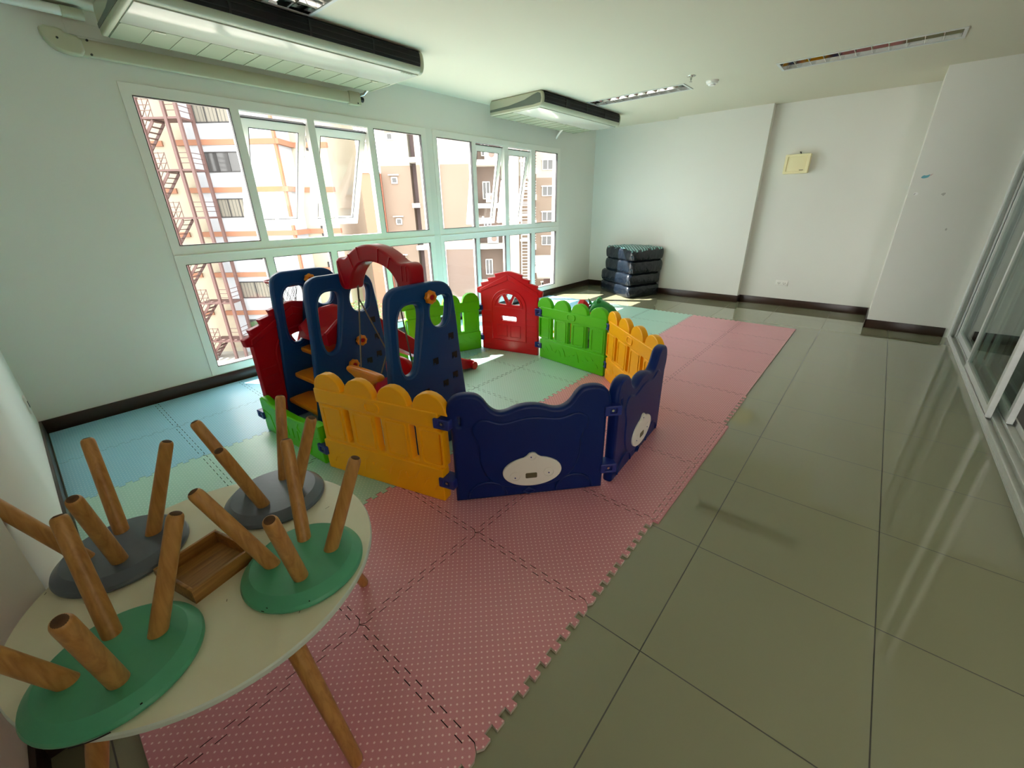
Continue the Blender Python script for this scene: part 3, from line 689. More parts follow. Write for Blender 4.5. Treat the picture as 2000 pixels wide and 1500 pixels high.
# ------------------------------------------------------------------ round table with four upturned stools
TB = thing('round_table', 'low round cream children\'s table with splayed beech legs', 'table', (-0.882, -0.855, 0), 0)
RT = 0.402; ZT = 0.500
MB().lathe([(0, ZT-0.024), (RT-0.012, ZT-0.024), (RT-0.004, ZT-0.020), (RT, ZT-0.014), (RT, ZT-0.004), (RT-0.003, ZT), (0, ZT)], 96).out('tabletop', [M['ttop']], TB, 0.5)
tt = bpy.data.objects['tabletop']
tt.data.materials.append(M['tedge'])
for p in tt.data.polygons:
    if p.center.z < ZT-0.002: p.material_index = 1
sc = MB()
for _ in range(26):
    a = random.uniform(0, 2*pi); r = RT*math.sqrt(random.uniform(0.1, 0.95)); w = random.uniform(0, pi); l = random.uniform(0.002, 0.008)
    x, y = r*cos(a), r*sin(a); dx, dy = l*cos(w), l*sin(w); t_ = 0.0007
    sc.box(-l, l, -t_, t_, ZT, ZT+0.0003, 0, Matrix.Translation((x, y, 0)) @ Matrix.Rotation(w, 4, 'Z'))
sc.out('scuff_marks', M['scuff'], tt)
for a in (10.2, 100, 190, 280):
    c, s = cos(radians(a)), sin(radians(a)); rf = 0.435 if a == 10.2 else (0.412 if a == 100 else 0.40)
    MB().tube([(0.26*c, 0.26*s, ZT-0.024), (0.28*c, 0.28*s, ZT-0.08), (rf*c, rf*s, 0.022), (rf*c+0.002*c, rf*s+0.002*s, 0.0135 if a in (10.2, 100) else 0.0005)], [0.0235, 0.0235, 0.0175, 0.014], 20).out('leg', M['wood'], TB)
def stool(m, xy, th0, label, grp):
    t = thing('stool', label, 'stool', (xy[0], xy[1], ZT), radians(th0), grp); R_ = 0.149
    MB().lathe([(0, 0.0), (R_-0.006, 0.0), (R_-0.001, 0.004), (R_, 0.010), (R_-0.003, 0.017), (R_-0.022, 0.0345), (R_-0.025, 0.036), (0, 0.036)], 72).out('seat', m, t, 0.30)
    for k in range(4):
        c, s = cos(k*pi/2), sin(k*pi/2); n = 0.071; f = 0.176; z1 = 0.300
        d = Vector((f*c-n*c, f*s-n*s, z1-0.034)).normalized(); P1 = Vector((f*c, f*s, z1)); P0 = Vector((n*c, n*s, 0.034))-d*0.012
        lg = MB().tube([P0, P0+d*0.05, P1-d*0.02, P1-d*0.010, P1-d*0.005, P1-d*0.0018, P1], [0.0182, 0.0182, 0.0162, 0.0156, 0.0140, 0.0112, 0.0070], 24).out('leg', M['wood'], t, 0.9)
        MB().tube([P1-d*0.0018, P1+d*0.0006], [0.0112, 0.0066], 20).out('foot_end', M['burn'], lg)
    if grp: pass
    return t
stool(M['sgreen'], (-0.689, -0.703), -28, 'upturned stool with green seat at the right side of the table', 'green stools')
stool(M['sgreen'], (-0.725, -1.078), -4, 'upturned stool with green seat nearest the bottom left corner', 'green stools')
stool(M['sgrey'], (-1.128, -1.008), -10, 'upturned stool with slate grey seat against the near wall', 'grey stools')
stool(M['sgrey'], (-1.045, -0.632), -47, 'upturned stool with slate grey seat at the back of the table', 'grey stools')
for (sx, sy), spots in (((-0.689, -0.703), ((-62, 0.012, 0.008), (-58, 0.020, 0.004), (-20, 0.02, 0.003))), ((-0.725, -1.078), ((-28, 0.003, 0.05), (-20, 0.003, 0.03), (5, 0.02, 0.004)))):
    b = MB()
    for a, z, l in spots:
        rr = 0.1495 if z < 0.016 else 0.1495-(z-0.016)*1.1
        n = 6; da = l/0.149
        b.loft([[Vector((rr*cos(radians(a)+da*(q/n-0.5)), rr*sin(radians(a)+da*(q/n-0.5)), zz)) for q in range(n+1)] for zz in (z-0.0018, z+0.0018)], closed=False, cap=False)
    o = b.out('chipped_edge', M['chip']); st = [x for x in bpy.data.objects if x.name.startswith('stool') and abs(x.location.x-sx) < 1e-3 and abs(x.location.y-sy) < 1e-3][0]
    o.parent = st; o.rotation_euler = (0, 0, -st.rotation_euler.z)
TR = thing('wooden_tray', 'open wooden tray between the stools on the cream table', 'tray', (-0.780, -0.929, ZT), math.atan2(-0.26, -0.966)+pi)
# local x points to the camera's right along the short side, y to the far side
w_, l_, h_ = 0.165, 0.158, 0.042
MB().box(-w_, 0, 0, l_, 0.0, 0.006).out('tray_base', M['wood2'], TR, 0)
for x0, x1, y0, y1 in ((-0.008, 0, 0, l_), (-w_, -w_+0.008, 0, l_), (-w_+0.008, -0.008, 0, 0.008), (-w_+0.008, -0.008, l_-0.008, l_)):
    MB().box(x0, x1, y0, y1, 0.001, h_, 0.0012).out('tray_side', M['wood2'], TR, 0.4)

# ------------------------------------------------------------------ cushions, wall and ceiling fittings
def cushion(z0, h, dx, dy, s, label, striped=False):
    t = thing('floor_cushion', label, 'cushion', (-2.575+dx, 5.24+dy, z0), 0, 'dark cushions stacked in the far corner')
    A = Vector((-0.84, 0.54))*0.93*s; B = Vector((0.36, 0.93))*0.70
    n = 22; secs = []
    b = MB(); rows = []
    import mathutils
    for iz in range(9):
        v = -1+2*iz/8; inset = 0.06*(1-math.sqrt(max(0, 1-abs(v)**3.0))); row = []
        for k in range(4*n):
            e, f = divmod(k, n); f /= n
            p, q = ((f, 0), (1, f), (1-f, 1), (0, 1-f))[e]
            # rounded corners
            pu, qu = p*2-1, q*2-1; m_ = max(abs(pu), abs(qu)); r_ = (abs(pu)**14+abs(qu)**14)**(1/14)
            pu, qu = pu/r_*m_, qu/r_*m_; wob = 0.006*sin(9*f*pi+iz*1.3+dx*90)*(1-abs(v))
            pu *= 1-inset*1.5+wob; qu *= 1-inset*1.5+wob
            xy = A*((pu+1)/2)+B*((qu+1)/2)
            corner = math.exp(-((pu+1)**2+(qu+1)**2)*2.2)
            row.append(Vector((xy.x, xy.y, h*(0.5+0.5*v)-0.03*corner*(v > 0.3)*(z0 > 0.5)+0.004*sin(23*f+iz))))
        rows.append(row)
    b.loft(rows, cap=False)
    for row, sg in ((rows[0], 1), (rows[-1], -1)):
        pass
    c0 = [b.b.verts.new(sum(rows[i], Vector())/len(rows[i])+Vector((0, 0, (0.01 if i == 0 else 0.015)))) for i in (0, -1)]
    b.b.verts.ensure_lookup_table(); N_ = 4*n; tot = len(b.b.verts)-2
    for k in range(N_): b.b.faces.new((b.b.verts[(k+1) % N_], b.b.verts[k], c0[0])); b.b.faces.new((b.b.verts[tot-N_+k], b.b.verts[tot-N_+(k+1) % N_], c0[1]))
    o = b.out('cushion_cover', [M['bag'], M['stripe']], t, 1.3)
    if striped:
        for p in o.data.polygons:
            if p.normal.z > 0.75 and p.center.z > h*0.8: p.material_index = 1
    tb = MB(); c = A*0.02+B*0.02
    tb.tube([(c.x, c.y, h*0.55), (c.x-0.01, c.y-0.03, h*0.45), (c.x+0.02, c.y-0.035, h*0.2)], 0.006, 6).tube([(c.x, c.y, h*0.55), (c.x+0.03, c.y-0.02, h*0.4), (c.x+0.035, c.y-0.02, h*0.15)], 0.006, 6)
    tb.out('corner_tie', M['bag'], t)
ms = mat('teal_stripe', srgb(30, 84, 88), 0.35); q = N(ms); t_ = q('ShaderNodeTexCoord'); mp = q('ShaderNodeMapping'); mp.inputs['Rotation'].default_value = (0, 0, radians(-33))
q.l.new(t_.outputs['Object'], mp.inputs[0]); s_ = q('ShaderNodeSeparateXYZ'); q.l.new(mp.outputs[0], s_.inputs[0])
f_ = q.math('GREATER_THAN', q.math('FRACT', q.math('ADD', q.math('DIVIDE', s_.outputs['X'], 0.042), 50.0)), 0.62)
q.l.new(q.mix(f_, srgb(26, 74, 78), srgb(150, 200, 196)), q.n['Principled BSDF'].inputs['Base Color']); M['stripe'] = ms
for z0, h, dx, dy, s, lb, st in ((0.0, 0.185, 0.0, 0.0, 1.02, 'bottom dark cushion of the stack in the far corner', False), (0.182, 0.19, -0.01, 0.005, 1.0, 'second dark cushion from the floor in the corner stack', False),
                                 (0.368, 0.20, 0.01, 0.02, 0.93, 'dark cushion directly under the striped one', False), (0.564, 0.19, 0.01, 0.02, 0.93, 'top cushion of the corner stack with teal striped face', True)):
    cushion(z0, h, dx, dy, s, lb, st)

SPK = thing('wall_speaker', 'cream square wall speaker high on the far wall', 'speaker', (-0.78, YF, 1.83))
MB().box(-0.138, 0.138, -0.085, 0, -0.112, 0.112, 0.010).out('speaker_body', M['speaker'], SPK, 0.6)
plate('speaker_rim', M['speaker'], SPK, rrect(-0.138, 0.138, -0.112, 0.112, 0.01), [rrect(-0.108, 0.108, -0.085, 0.085, 0.006)], 0.016, 0.004, 'XZ', -0.088)
MB().box(0.04, 0.085, -0.0875, -0.084, -0.078, -0.070).out('nameplate', M['scuff'], SPK, 0)
MB().tube([(0.02, -0.03, 0.11), (0.01, -0.01, 0.135), (0.0, 0.0, 0.14)], 0.006, 8).out('cable', M['black'], SPK)
OUT = thing('wall_outlet', 'white double power socket low on the far wall', 'socket', (-0.65, YF, 0.318))
MB().box(-0.075, 0.075, -0.010, 0, -0.038, 0.038, 0.003).out('cover_plate', M['white'], OUT, 0.5)
b = MB()
for cx in (-0.032, 0.032):
    b.box(cx-0.013, cx-0.009, -0.0115, -0.009, -0.008, 0.010).box(cx+0.009, cx+0.013, -0.0115, -0.009, -0.008, 0.010).tube([(cx, -0.0115, -0.014), (cx, -0.009, -0.014)], 0.004, 8)
outs(b, 'socket_hole', M['hole'], OUT, 0)
OUT2 = thing('wall_outlet', 'small power socket low on the near wall in the left corner', 'socket', (-3.55, YN, 0.30))
MB().box(-0.035, 0.035, 0, 0.010, -0.055, 0.055, 0.003).out('cover_plate', M['white'], OUT2, 0.5)
MB().box(-0.013, 0.013, 0.009, 0.012, -0.02, 0.02).out('socket_hole', M['hole'], OUT2, 0)
def sticker(name, label, x, z, shapes, grp=None):
    t = thing(name, label, 'sticker', (x, 5.35, z))
    for nm, m, L_ in shapes: plate(nm, m, t, L_, [], 0.0012, 0.0001, 'XZ', -0.0007)
mb_ = mat('sticker_blue', srgb(96, 160, 178), 0.6); mw_ = mat('sticker_white', srgb(236, 236, 234), 0.6); mk_ = mat('sticker_black', srgb(24, 24, 24), 0.6); mg_ = mat('sticker_grey', srgb(180, 178, 172), 0.7); mp_ = mat('sticker_pink', srgb(196, 150, 150), 0.7)
sticker('wall_sticker', 'torn pale blue cloud sticker on the right column', 0.482, 1.596, (('paper', mb_, smoothp([(-0.04, -0.01), (-0.02, 0.012), (0, 0.006), (0.03, 0.018), (0.025, 0), (0.015, -0.014), (-0.02, -0.02)], 1)), ('torn_tip', mp_, [(0.03, 0.012), (0.05, 0.022), (0.03, 0.0)])))
sticker('wall_sticker', 'small black and white bee sticker on the right column', 0.447, 1.435, (('paper', mw_, ell(0, 0, 0.019, 0.015)), ('stripe', mk_, smoothp([(-0.016, -0.006), (-0.004, 0.008), (-0.002, 0.004), (-0.010, -0.012)], 1))))
b = thing('wall_sticker', 'faint grey sticker scrap right of the bee sticker', 'sticker', (0.655, 5.35, 1.424)); plate('paper', mg_, b, smoothp([(-0.02, 0.0), (0.0, 0.015), (0.022, 0.012), (0.004, -0.02), (-0.004, -0.006)], 1), [], 0.0012, 0.0001, 'XZ', -0.0007)
b = thing('wall_sticker', 'tiny grey mark low on the right column', 'sticker', (0.77, 5.35, 1.093)); plate('paper', mg_, b, ell(0, 0, 0.008, 0.012), [], 0.0012, 0.0001, 'XZ', -0.0007)

SM = thing('smoke_detector', 'round white smoke detector on the ceiling', 'smoke detector', (-1.43, 4.29, ZC))
MB().lathe([(0, -0.045), (0.03, -0.044), (0.036, -0.032), (0.05, -0.028), (0.056, -0.012), (0.06, -0.010), (0.06, 0), (0, 0)], 32).out('detector_body', M['white'], SM, 0.5)
SK = thing('sprinkler_head', 'small metal fire sprinkler beside the smoke detector', 'sprinkler', (-1.53, 3.96, ZC))
MB().lathe([(0, -0.004), (0.038, -0.004), (0.042, 0), (0, 0)], 28).out('sprinkler_plate', M['chrome'], SK)
MB().tube([(0, 0, -0.004), (0, 0, -0.028), (0, 0, -0.03), (0, 0, -0.045)], [0.010, 0.010, 0.005, 0.005], 12).lathe([(0, -0.05), (0.014, -0.05), (0.014, -0.047), (0, -0.047)], 16).out('sprinkler_nozzle', M['chrome'], SK)

for i, (x0, x1, y0, y1) in enumerate(LIGHTS):
    t = thing('ceiling_light', ['recessed louvre light beyond the far air conditioner', 'long recessed louvre light over the right of the room, dark', 'recessed louvre light half hidden by the near air conditioner'][i], 'ceiling light', ((x0+x1)/2, (y0+y1)/2, ZC), 0, 'recessed louvre lights')
    a, c = (x1-x0)/2, (y1-y0)/2
    MB().add(flat([(-a-0.018, -c-0.018), (a+0.018, -c-0.018), (a+0.018, c+0.018), (-a-0.018, c+0.018)], [[(-a+0.004, -c+0.004), (a-0.004, -c+0.004), (a-0.004, c-0.004), (-a+0.004, c-0.004)]], 0.006, 0.001, 'XY', -0.003)).out('light_frame', M['alu'], t, 0.5)
    MB().box(-a, a, -c, c, 0.085, 0.09).box(-a, -a+0.003, -c, c, 0, 0.09).box(a-0.003, a, -c, c, 0, 0.09).box(-a, a, -c, -c+0.003, 0, 0.09).box(-a, a, c-0.003, c, 0, 0.09).out('reflector', M['mirror'], t, 0)
    lb = MB(); n = int((x1-x0)/0.105)
    for k in range(1, n):
        x = -a+k*2*a/n
        lb.loft([[Vector((x-0.002, y, 0)), Vector((x+0.002, y, 0)), Vector((x+0.014, y, 0.05)), Vector((x-0.014, y, 0.05))] for y in (-c+0.004, c-0.004)])
    for y in (0,): lb.loft([[Vector((x, y-0.002, 0)), Vector((x, y+0.002, 0)), Vector((x, y+0.02, 0.05)), Vector((x, y-0.02, 0.05))] for x in (-a+0.004, a-0.004)])
    lb.out('louvre', M['mirror'], t, 0)
    tb = MB()
    for y in (-c/2, c/2): tb.tube([(-a+0.02, y, 0.066), (a-0.02, y, 0.066)], 0.008, 12)
    outs(tb, 'fluorescent_tube', M['white'], t)

# ceiling air conditioners
def ac(name_label, y0, y1):
    t = thing('ceiling_air_conditioner', name_label, 'air conditioner', (-3.26, (y0+y1)/2, ZC), 0, 'ceiling air conditioners')
    h = (y1-y0)/2; X = lambda x: x+3.26; zb = -0.152
    prof = [(-3.65, -0.03), (-3.65, -0.135)] + smoothp([(-3.65, -0.14), (-3.645, zb), (-3.62, zb)], 1, False) + [(-2.99, zb)] + smoothp([(-2.96, zb), (-2.905, zb+0.002), (-2.878, -0.118), (-2.870, -0.075), (-2.876, -0.025), (-2.895, -0.001), (-2.92, -0.001)], 2, False) + [(-3.62, -0.001)]
    body = [(X(x), z) for x, z in prof]
    MB().add(flat([(x-0.003*(x > 0.3), z+0.002*(z < -0.1)) for x, z in body], [], 2*h-0.06, 0.003, 'XZ', 0)).out('casing', M['acs'], t, 0.6)
    for s in (-1, 1):
        cp = MB().add(flat(body, [], 0.036, 0.012, 'XZ', s*(h-0.018))).out('end_cap', M['acs'], t, 0.6)
        gp = [(X(-3.64), -0.095), (X(-3.35), -0.088), (X(-3.12), -0.062), (X(-3.0), -0.030), (X(-2.93), -0.018), (X(-2.90), -0.03), (X(-2.888), -0.075), (X(-2.90), -0.112), (X(-3.0), -0.122), (X(-3.3), -0.118), (X(-3.64), -0.118)]
        MB().add(flat(gp[::-1], [], 0.004, 0.001, 'XZ', s*(h+0.0015))).out('end_cap_inset', M['agrey'], cp, 0.5)
    MB().box(X(-3.305), X(-2.93), -h+0.03, h-0.03, zb-0.004, zb+0.004, 0.002).out('underside_panel', M['acw'], t, 0.5)
    g = MB().box(X(-3.635), X(-3.315), -h+0.03, h-0.03, zb-0.002, zb+0.004)
    n = int((y1-y0)/0.147)
    for k in range(n+1):
        y = -h+0.035+k*(2*h-0.07)/n; g.box(X(-3.635), X(-3.315), y-0.0025, y+0.0025, zb-0.005, zb-0.001)
    g.out('return_grille', M['acg'], t, 0)
    g2 = MB()
    for k in range(4):
        y = -h+0.22+k*(2*h-0.4)/3; g2.box(X(-3.335), X(-3.315), y-0.03, y+0.03, zb-0.007, zb-0.001, 0.002)
    outs(g2, 'grille_latch', M['acs'], t)
    # dark discharge outlet along the rounded front
    P = [Vector((X(-2.8755), 0, -0.108)), Vector((X(-2.8690), 0, -0.085)), Vector((X(-2.8685), 0, -0.055)), Vector((X(-2.873), 0, -0.025)), Vector((X(-2.885), 0, -0.006))]
    o = MB().loft([[Vector((p.x+0.002, y, p.z)) for p in P]+[Vector((X(-2.92), y, -0.01)), Vector((X(-2.92), y, -0.1))] for y in (-h+0.045, h-0.045)]).out('air_outlet', M['hole'], t, 0)
    v = MB()
    for p in (P[0].lerp(P[1], 0.9), P[2].lerp(P[3], 0.1), P[3].lerp(P[4], 0.3)):
        v.box(p.x-0.004, p.x+0.006, -h+0.05, h-0.05, p.z-0.002, p.z+0.002)
    for k in range(1, 4):
        y = -h+k*2*h/4
        v.loft([[Vector((q.x+0.002, y+dy, q.z)) for q in P]+[Vector((q.x+0.007, y+dy, q.z)) for q in P[::-1]] for dy in (-0.006, 0.006)])
    v.out('outlet_vane', M['black'], o, 0)
    if y0 < 0:
        d = MB()
        for k in range(5): d.box(X(-2.945), X(-2.932), h-0.19+0.024*k, h-0.177+0.024*k, zb-0.0065, zb-0.003)
        outs(d, 'indicator_lamp', M['acg'], t, 0)
    return t
ac('near ceiling air conditioner above the left window, with a long dark outlet', -0.163, 1.709)
ac('far ceiling air conditioner above the right window near the corner', 3.312, 5.146)

CD = thing('conduit_trunking', 'cream plastic pipe trunking running along the wall above the left window', 'trunking', (XW, 0, 2.335))
MB().box(0, 0.052, -0.27, 1.53, -0.045, 0.045, 0.014).out('trunking_run', M['conduit'], CD, 0.6)
MB().box(0, 0.060, 1.52, 1.64, -0.055, 0.052, 0.012).out('trunking_coupler', M['conduit'], CD, 0.6)
plate('trunking_elbow', M['conduit'], CD, smoothp([(-0.25, -0.052), (-0.33, -0.052), (-0.39, -0.035), (-0.425, 0.02), (-0.425, 0.075), (-0.33, 0.075), (-0.315, 0.052), (-0.25, 0.052)], 1), [], 0.06, 0.012, 'YZ', 0.03)
b = MB()
for y, z in ((-0.36, 0.02), (-0.225, 0.036), (-0.225, -0.036), (1.60, -0.04)): b.tube([(0.05, y, z), (0.0635, y, z)], 0.006, 8)
outs(b, 'screw', M['gasket'], CD)
PP = thing('drain_pipe', 'short grey drain pipe dropping from the near air conditioner into the trunking', 'pipe', (XW, 1.64, 2.36))
MB().tube([(0.03, -0.01, 0), (0.07, 0.03, 0.012), (0.14, 0.04, 0.05), (0.20, 0.04, 0.08)], 0.014, 12).out('pipe', M['chrome'], PP)
MB().tube([(0.03, -0.005, -0.02), (0.03, 0.035, -0.025)], 0.022, 14).out('pipe_collar', M['gasket'], PP)
PQ = thing('drain_pipe', 'short white drain pipe from the far air conditioner into the wall', 'pipe', (XW, 4.78, 2.30))
MB().tube([(0.0, 0.14, 0.02), (0.06, 0.08, 0.04), (0.14, 0.02, 0.07), (0.22, -0.02, 0.10)], 0.014, 12).out('pipe', M['white'], PQ)
PR = thing('drain_pipe', 'thick white pipe at the top left corner above the trunking', 'pipe', (XW, -0.6, 2.50))
MB().tube([(0.04, -0.55, 0), (0.04, 0.30, 0.0)], 0.026, 16).out('pipe', M['white'], PR)
MB().tube([(0.04, 0.30, 0.0), (0.04, 0.40, 0.0)], 0.03, 16).out('pipe_collar', M['conduit'], PR)
tag(MB().box(XW, XW+0.003, -0.30, -0.06, 2.40, 2.47, 0.001).out('cover_plate', M['wall'], None, 0), 'flat painted cover plate on the wall below the white pipe', 'cover plate')

# ------------------------------------------------------------------ outside: buildings seen through the windows
F2 = Vector((-0.651, 0.759)); R2 = Vector((0.759, 0.651)); RZ = math.atan2(R2.y, R2.x)
GZ = -9.3
def place(D, u=0, z=GZ):
    """a spot D metres away along the view and u metres to the right, with its height"""
    p = Vector((CAMP.x, CAMP.y))+F2*D+R2*u; return (p.x, p.y, z)
M['fA'] = mat('white_render', srgb(152, 156, 162), 0.9, noise=(0.5, 0.35, srgb(164, 166, 166)))
M['fA2'] = mat('cream_render', srgb(160, 152, 134), 0.9, noise=(0.7, 0.4, srgb(146, 138, 118)))
M['band'] = mat('terracotta_band', srgb(140, 98, 76), 0.9, noise=(1.5, 0.3, srgb(128, 86, 62)))
M['win'] = mat('dark_window', srgb(62, 62, 62), 0.15, spec=0.6); M['wfr'] = mat('window_dark_frame', srgb(36, 34, 34), 0.5)
M['curt'] = mat('curtain', srgb(112, 108, 98), 0.8)
M['stlg'] = mat('curtain_shadow', srgb(84, 82, 76), 0.8)
M['stl'] = mat('brown_steel', srgb(84, 60, 56), 0.6)
M['fB'] = mat('beige_render', srgb(146, 142, 132), 0.9, noise=(0.5, 0.3, srgb(136, 130, 118)))
M['fT'] = mat('tan_render', srgb(120, 105, 92), 0.9, noise=(0.5, 0.35, srgb(110, 95, 82)))
M['mauve'] = mat('mauve_render', srgb(116, 100, 100), 0.9); M['brown'] = mat('grey_brown_render', srgb(108, 94, 86), 0.9, noise=(1, 0.4, srgb(110, 92, 80)))
M['wtrim'] = mat('white_trim', srgb(224, 222, 214), 0.7); M['salm'] = mat('salmon_render', srgb(156, 100, 80), 0.9)
M['roof'] = mat('corrugated_roof', srgb(160, 140, 120), 0.7); M['grd'] = mat('concrete_yard', srgb(150, 146, 138), 0.9, noise=(0.3, 0.6, srgb(124, 118, 108)))
M['tealg'] = mat('teal_glass', srgb(70, 130, 132), 0.3); M['leaf'] = mat('leaves', srgb(70, 120, 50), 0.7); M['bark'] = mat('bark', srgb(80, 60, 44), 0.9)
struct(MB().box(-140, XW-0.9, -80, 140, GZ-0.3, GZ).out('ground', M['grd'], smooth=0), 'concrete yard far below the windows', 'ground')
def window(parent, u0, u1, z0, z1, y=0, fr=None, curt=False, mull=1):
    b = MB(); t = 0.07
    b.box(u0, u1, y-0.05, y+0.05, z0, z0+t).box(u0, u1, y-0.05, y+0.05, z1-t, z1).box(u0, u0+t, y-0.05, y+0.05, z0, z1).box(u1-t, u1, y-0.05, y+0.05, z0, z1)
    for k in range(mull): x = u0+(k+1)*(u1-u0)/(mull+1); b.box(x-t/2, x+t/2, y-0.05, y+0.05, z0, z1)
    o = b.out('window', fr or M['wfr'], parent, 0)
    MB().box(u0+0.03, u1-0.03, y-0.02, y+0.01, z0+0.03, z1-0.03).out('pane', M['curt'] if curt else M['win'], o, 0)
    if curt:
        c = MB()
        for k in range(9): x = u0+0.1+(u1-u0-0.2)*k/9; c.box(x, x+0.045, y-0.035, y-0.02, z0+0.05, z1-0.05)
        c.out('curtain_fold', M['stlg'], o, 0)
def zs(z, s): return 1.38+s*(z-1.38)-GZ
# --- white block with terracotta bands, left
SA = 1.375; BA = thing('apartment_building', 'white apartment block with terracotta bands behind the steel stairs', 'building', place(33), RZ)
MB().box(-16.2*SA, -11.65*SA, 0, 9, 0, 26).out('wall', M['fA'], BA, 0)
MB().box(-34, -16.2*SA, 0.2, 9, 0, 26).box(-11.65*SA, -13.4, 2.2, 9, 0, 26).out('side_wall', M['fA2'], BA, 0)
b = MB()
for z in (9.02, 6.84, 4.66, 2.49, 0.33, -1.83, -3.99):
    zz = zs(z, SA); b.box(-16.65*SA, -11.62*SA, -0.12, 0.25, zz-0.17, zz+0.17).box(-11.65*SA, -11.65*SA+0.25, -0.12, 2.3, zz-0.17, zz+0.17).box(-11.65*SA, -13.35, 2.08, 2.4, zz-0.17, zz+0.17).box(-30, -17.4*SA, 0.08, 0.3, zz-0.17, zz+0.17)
b.box(-11.66*SA-0.12, -11.62*SA, -0.06, 0.2, 0, 26)
b.out('terracotta_band', M['band'], BA, 0)
for k, z in enumerate((6.42, 4.24, 2.08, -0.10, -2.22, -4.40)):
    window(BA, -15.38*SA, -13.62*SA, zs(z-0.93, SA), zs(z, SA), -0.02, None, k in (2, 4, 0), 2 if k != 4 else 1)
for z in (5.0, 2.8, 0.6, -1.4): window(BA, -14.9, -14.0, zs(z-0.6, SA), zs(z, SA), 2.18, None, False, 1)
# --- steel fire stairs in front of it
FS = thing('fire_escape', 'brown steel fire escape stairs zigzagging outside the left window', 'stairs', place(31), RZ)
s = 31/22.5; up = [(-16.9, 0.0), (-15.72, 0.0), (-15.62, 1.0), (-15.13, 0.0), (-15.13, 1.3), (-17.9, 1.0)]
for u, y in up: MB().box(u*s-0.09, u*s+0.09, y-0.09, y+0.09, 0, 24).out('post', M['stl'], FS, 0)
for k in range(7):
    z = zs(5.52-2.15*(k-1), s)
    MB().box(-16.9*s, -15.1*s, -0.05, 1.35, z-0.12, z).out('landing', M['stl'], FS, 0)
    r = MB()
    for q in (0.35, 0.65, 0.95):
        r.tube([(-15.72*s, 0, z+q), (-15.13*s, 0, z+q)], 0.022, 6).tube([(-15.13*s, 0, z+q), (-15.13*s, 1.3, z+q)], 0.022, 6).tube([(-16.9*s, 0, z+q), (-16.3*s, 0, z+q)], 0.022, 6)
    for u in (-16.6, -16.3): r.tube([(u*s, 0, z), (u*s, 0, z+1.0)], 0.022, 6)
    r.tube([(-16.3*s, 0, z+0.95), (-17.9*s, 0.6, z-1.4)], 0.025, 6).tube([(-16.3*s, 0, z+0.45), (-17.9*s, 0.6, z-1.9)], 0.022, 6)
    r.out('handrail', M['stl'], FS)
    st = MB().loft([[Vector((-16.4*s, y, z-0.05)), Vector((-16.4*s, y, z-0.3)), Vector((-18.1*s, y, z-2.95)), Vector((-18.1*s, y, z-2.7))] for y in (0.05, 0.11)])
    st.loft([[Vector((-16.4*s, y, z-0.05)), Vector((-16.4*s, y, z-0.3)), Vector((-18.1*s, y, z-2.95)), Vector((-18.1*s, y, z-2.7))] for y in (1.0, 1.06)])
    for q in range(9):
        x = -16.45*s-q*0.25; zz = z-0.2-q*0.30; st.box(x-0.13, x+0.13, 0.1, 1.0, zz-0.02, zz+0.02)
    st.out('stair_flight', M['stl'], FS, 0)
# --- beige and tan block, centre
SB = 36/26; BB = thing('apartment_building', 'beige and tan apartment block with small square windows, centre right', 'building', place(36), RZ)
zc = zs(3.63, SB)
MB().box(-7.1*SB, -5.45*SB, 0, 8, zc, 26).box(-5.05*SB, -1.85*SB, -0.4, 8, zc, 26).out('upper_wall', M['fB'], BB, 0)
MB().box(-7.1*SB, -5.45*SB, 0, 8, zs(-2, SB), zc).box(-5.05*SB, -1.85*SB, -0.4, 8, zs(-0.35, SB), zc).out('middle_wall', M['fT'], BB, 0)
MB().box(-7.1*SB, -5.45*SB, 0, 8, 0, zs(-2, SB)).box(-5.05*SB, -1.85*SB, -0.4, 8, zs(-0.85, SB)-3.9, zs(-0.85, SB)).out('lower_wall', M['brown'], BB, 0)
MB().box(-5.05*SB, -1.85*SB, -0.42, -0.2, zs(-0.85, SB), zs(-0.35, SB)).out('cream_band', M['fB'], BB, 0)
MB().box(-5.45*SB, -5.05*SB, 0.9, 8, 0, 26).out('recess_wall', M['mauve'], BB, 0)
b = MB()
for z in (6.2, 3.85, 1.55, -0.75, -3.0): b.box(-5.45*SB, -5.02*SB, -0.55, 0.95, zs(z, SB)-0.12, zs(z, SB)+0.2)
b.box(-4.10*SB, -3.75*SB, -0.62, -0.38, 0, 26)
b.out('white_ledge', M['wtrim'], BB, 0)
for z in (7.2, 5.04, 2.9, 0.74, -1.4, -3.6): window(BB, -6.56*SB, -6.22*SB, zs(z-0.17, SB), zs(z+0.17, SB), -0.04, M['wtrim'], False, 0)
b = MB()
for z in (7.2, 5.04, 2.9, 0.74, -1.4): b.box(-6.68*SB, -6.12*SB, -0.25, 0, zs(z+0.25, SB), zs(z+0.30, SB))
outs(b, 'window_hood', M['wtrim'], BB, 0)
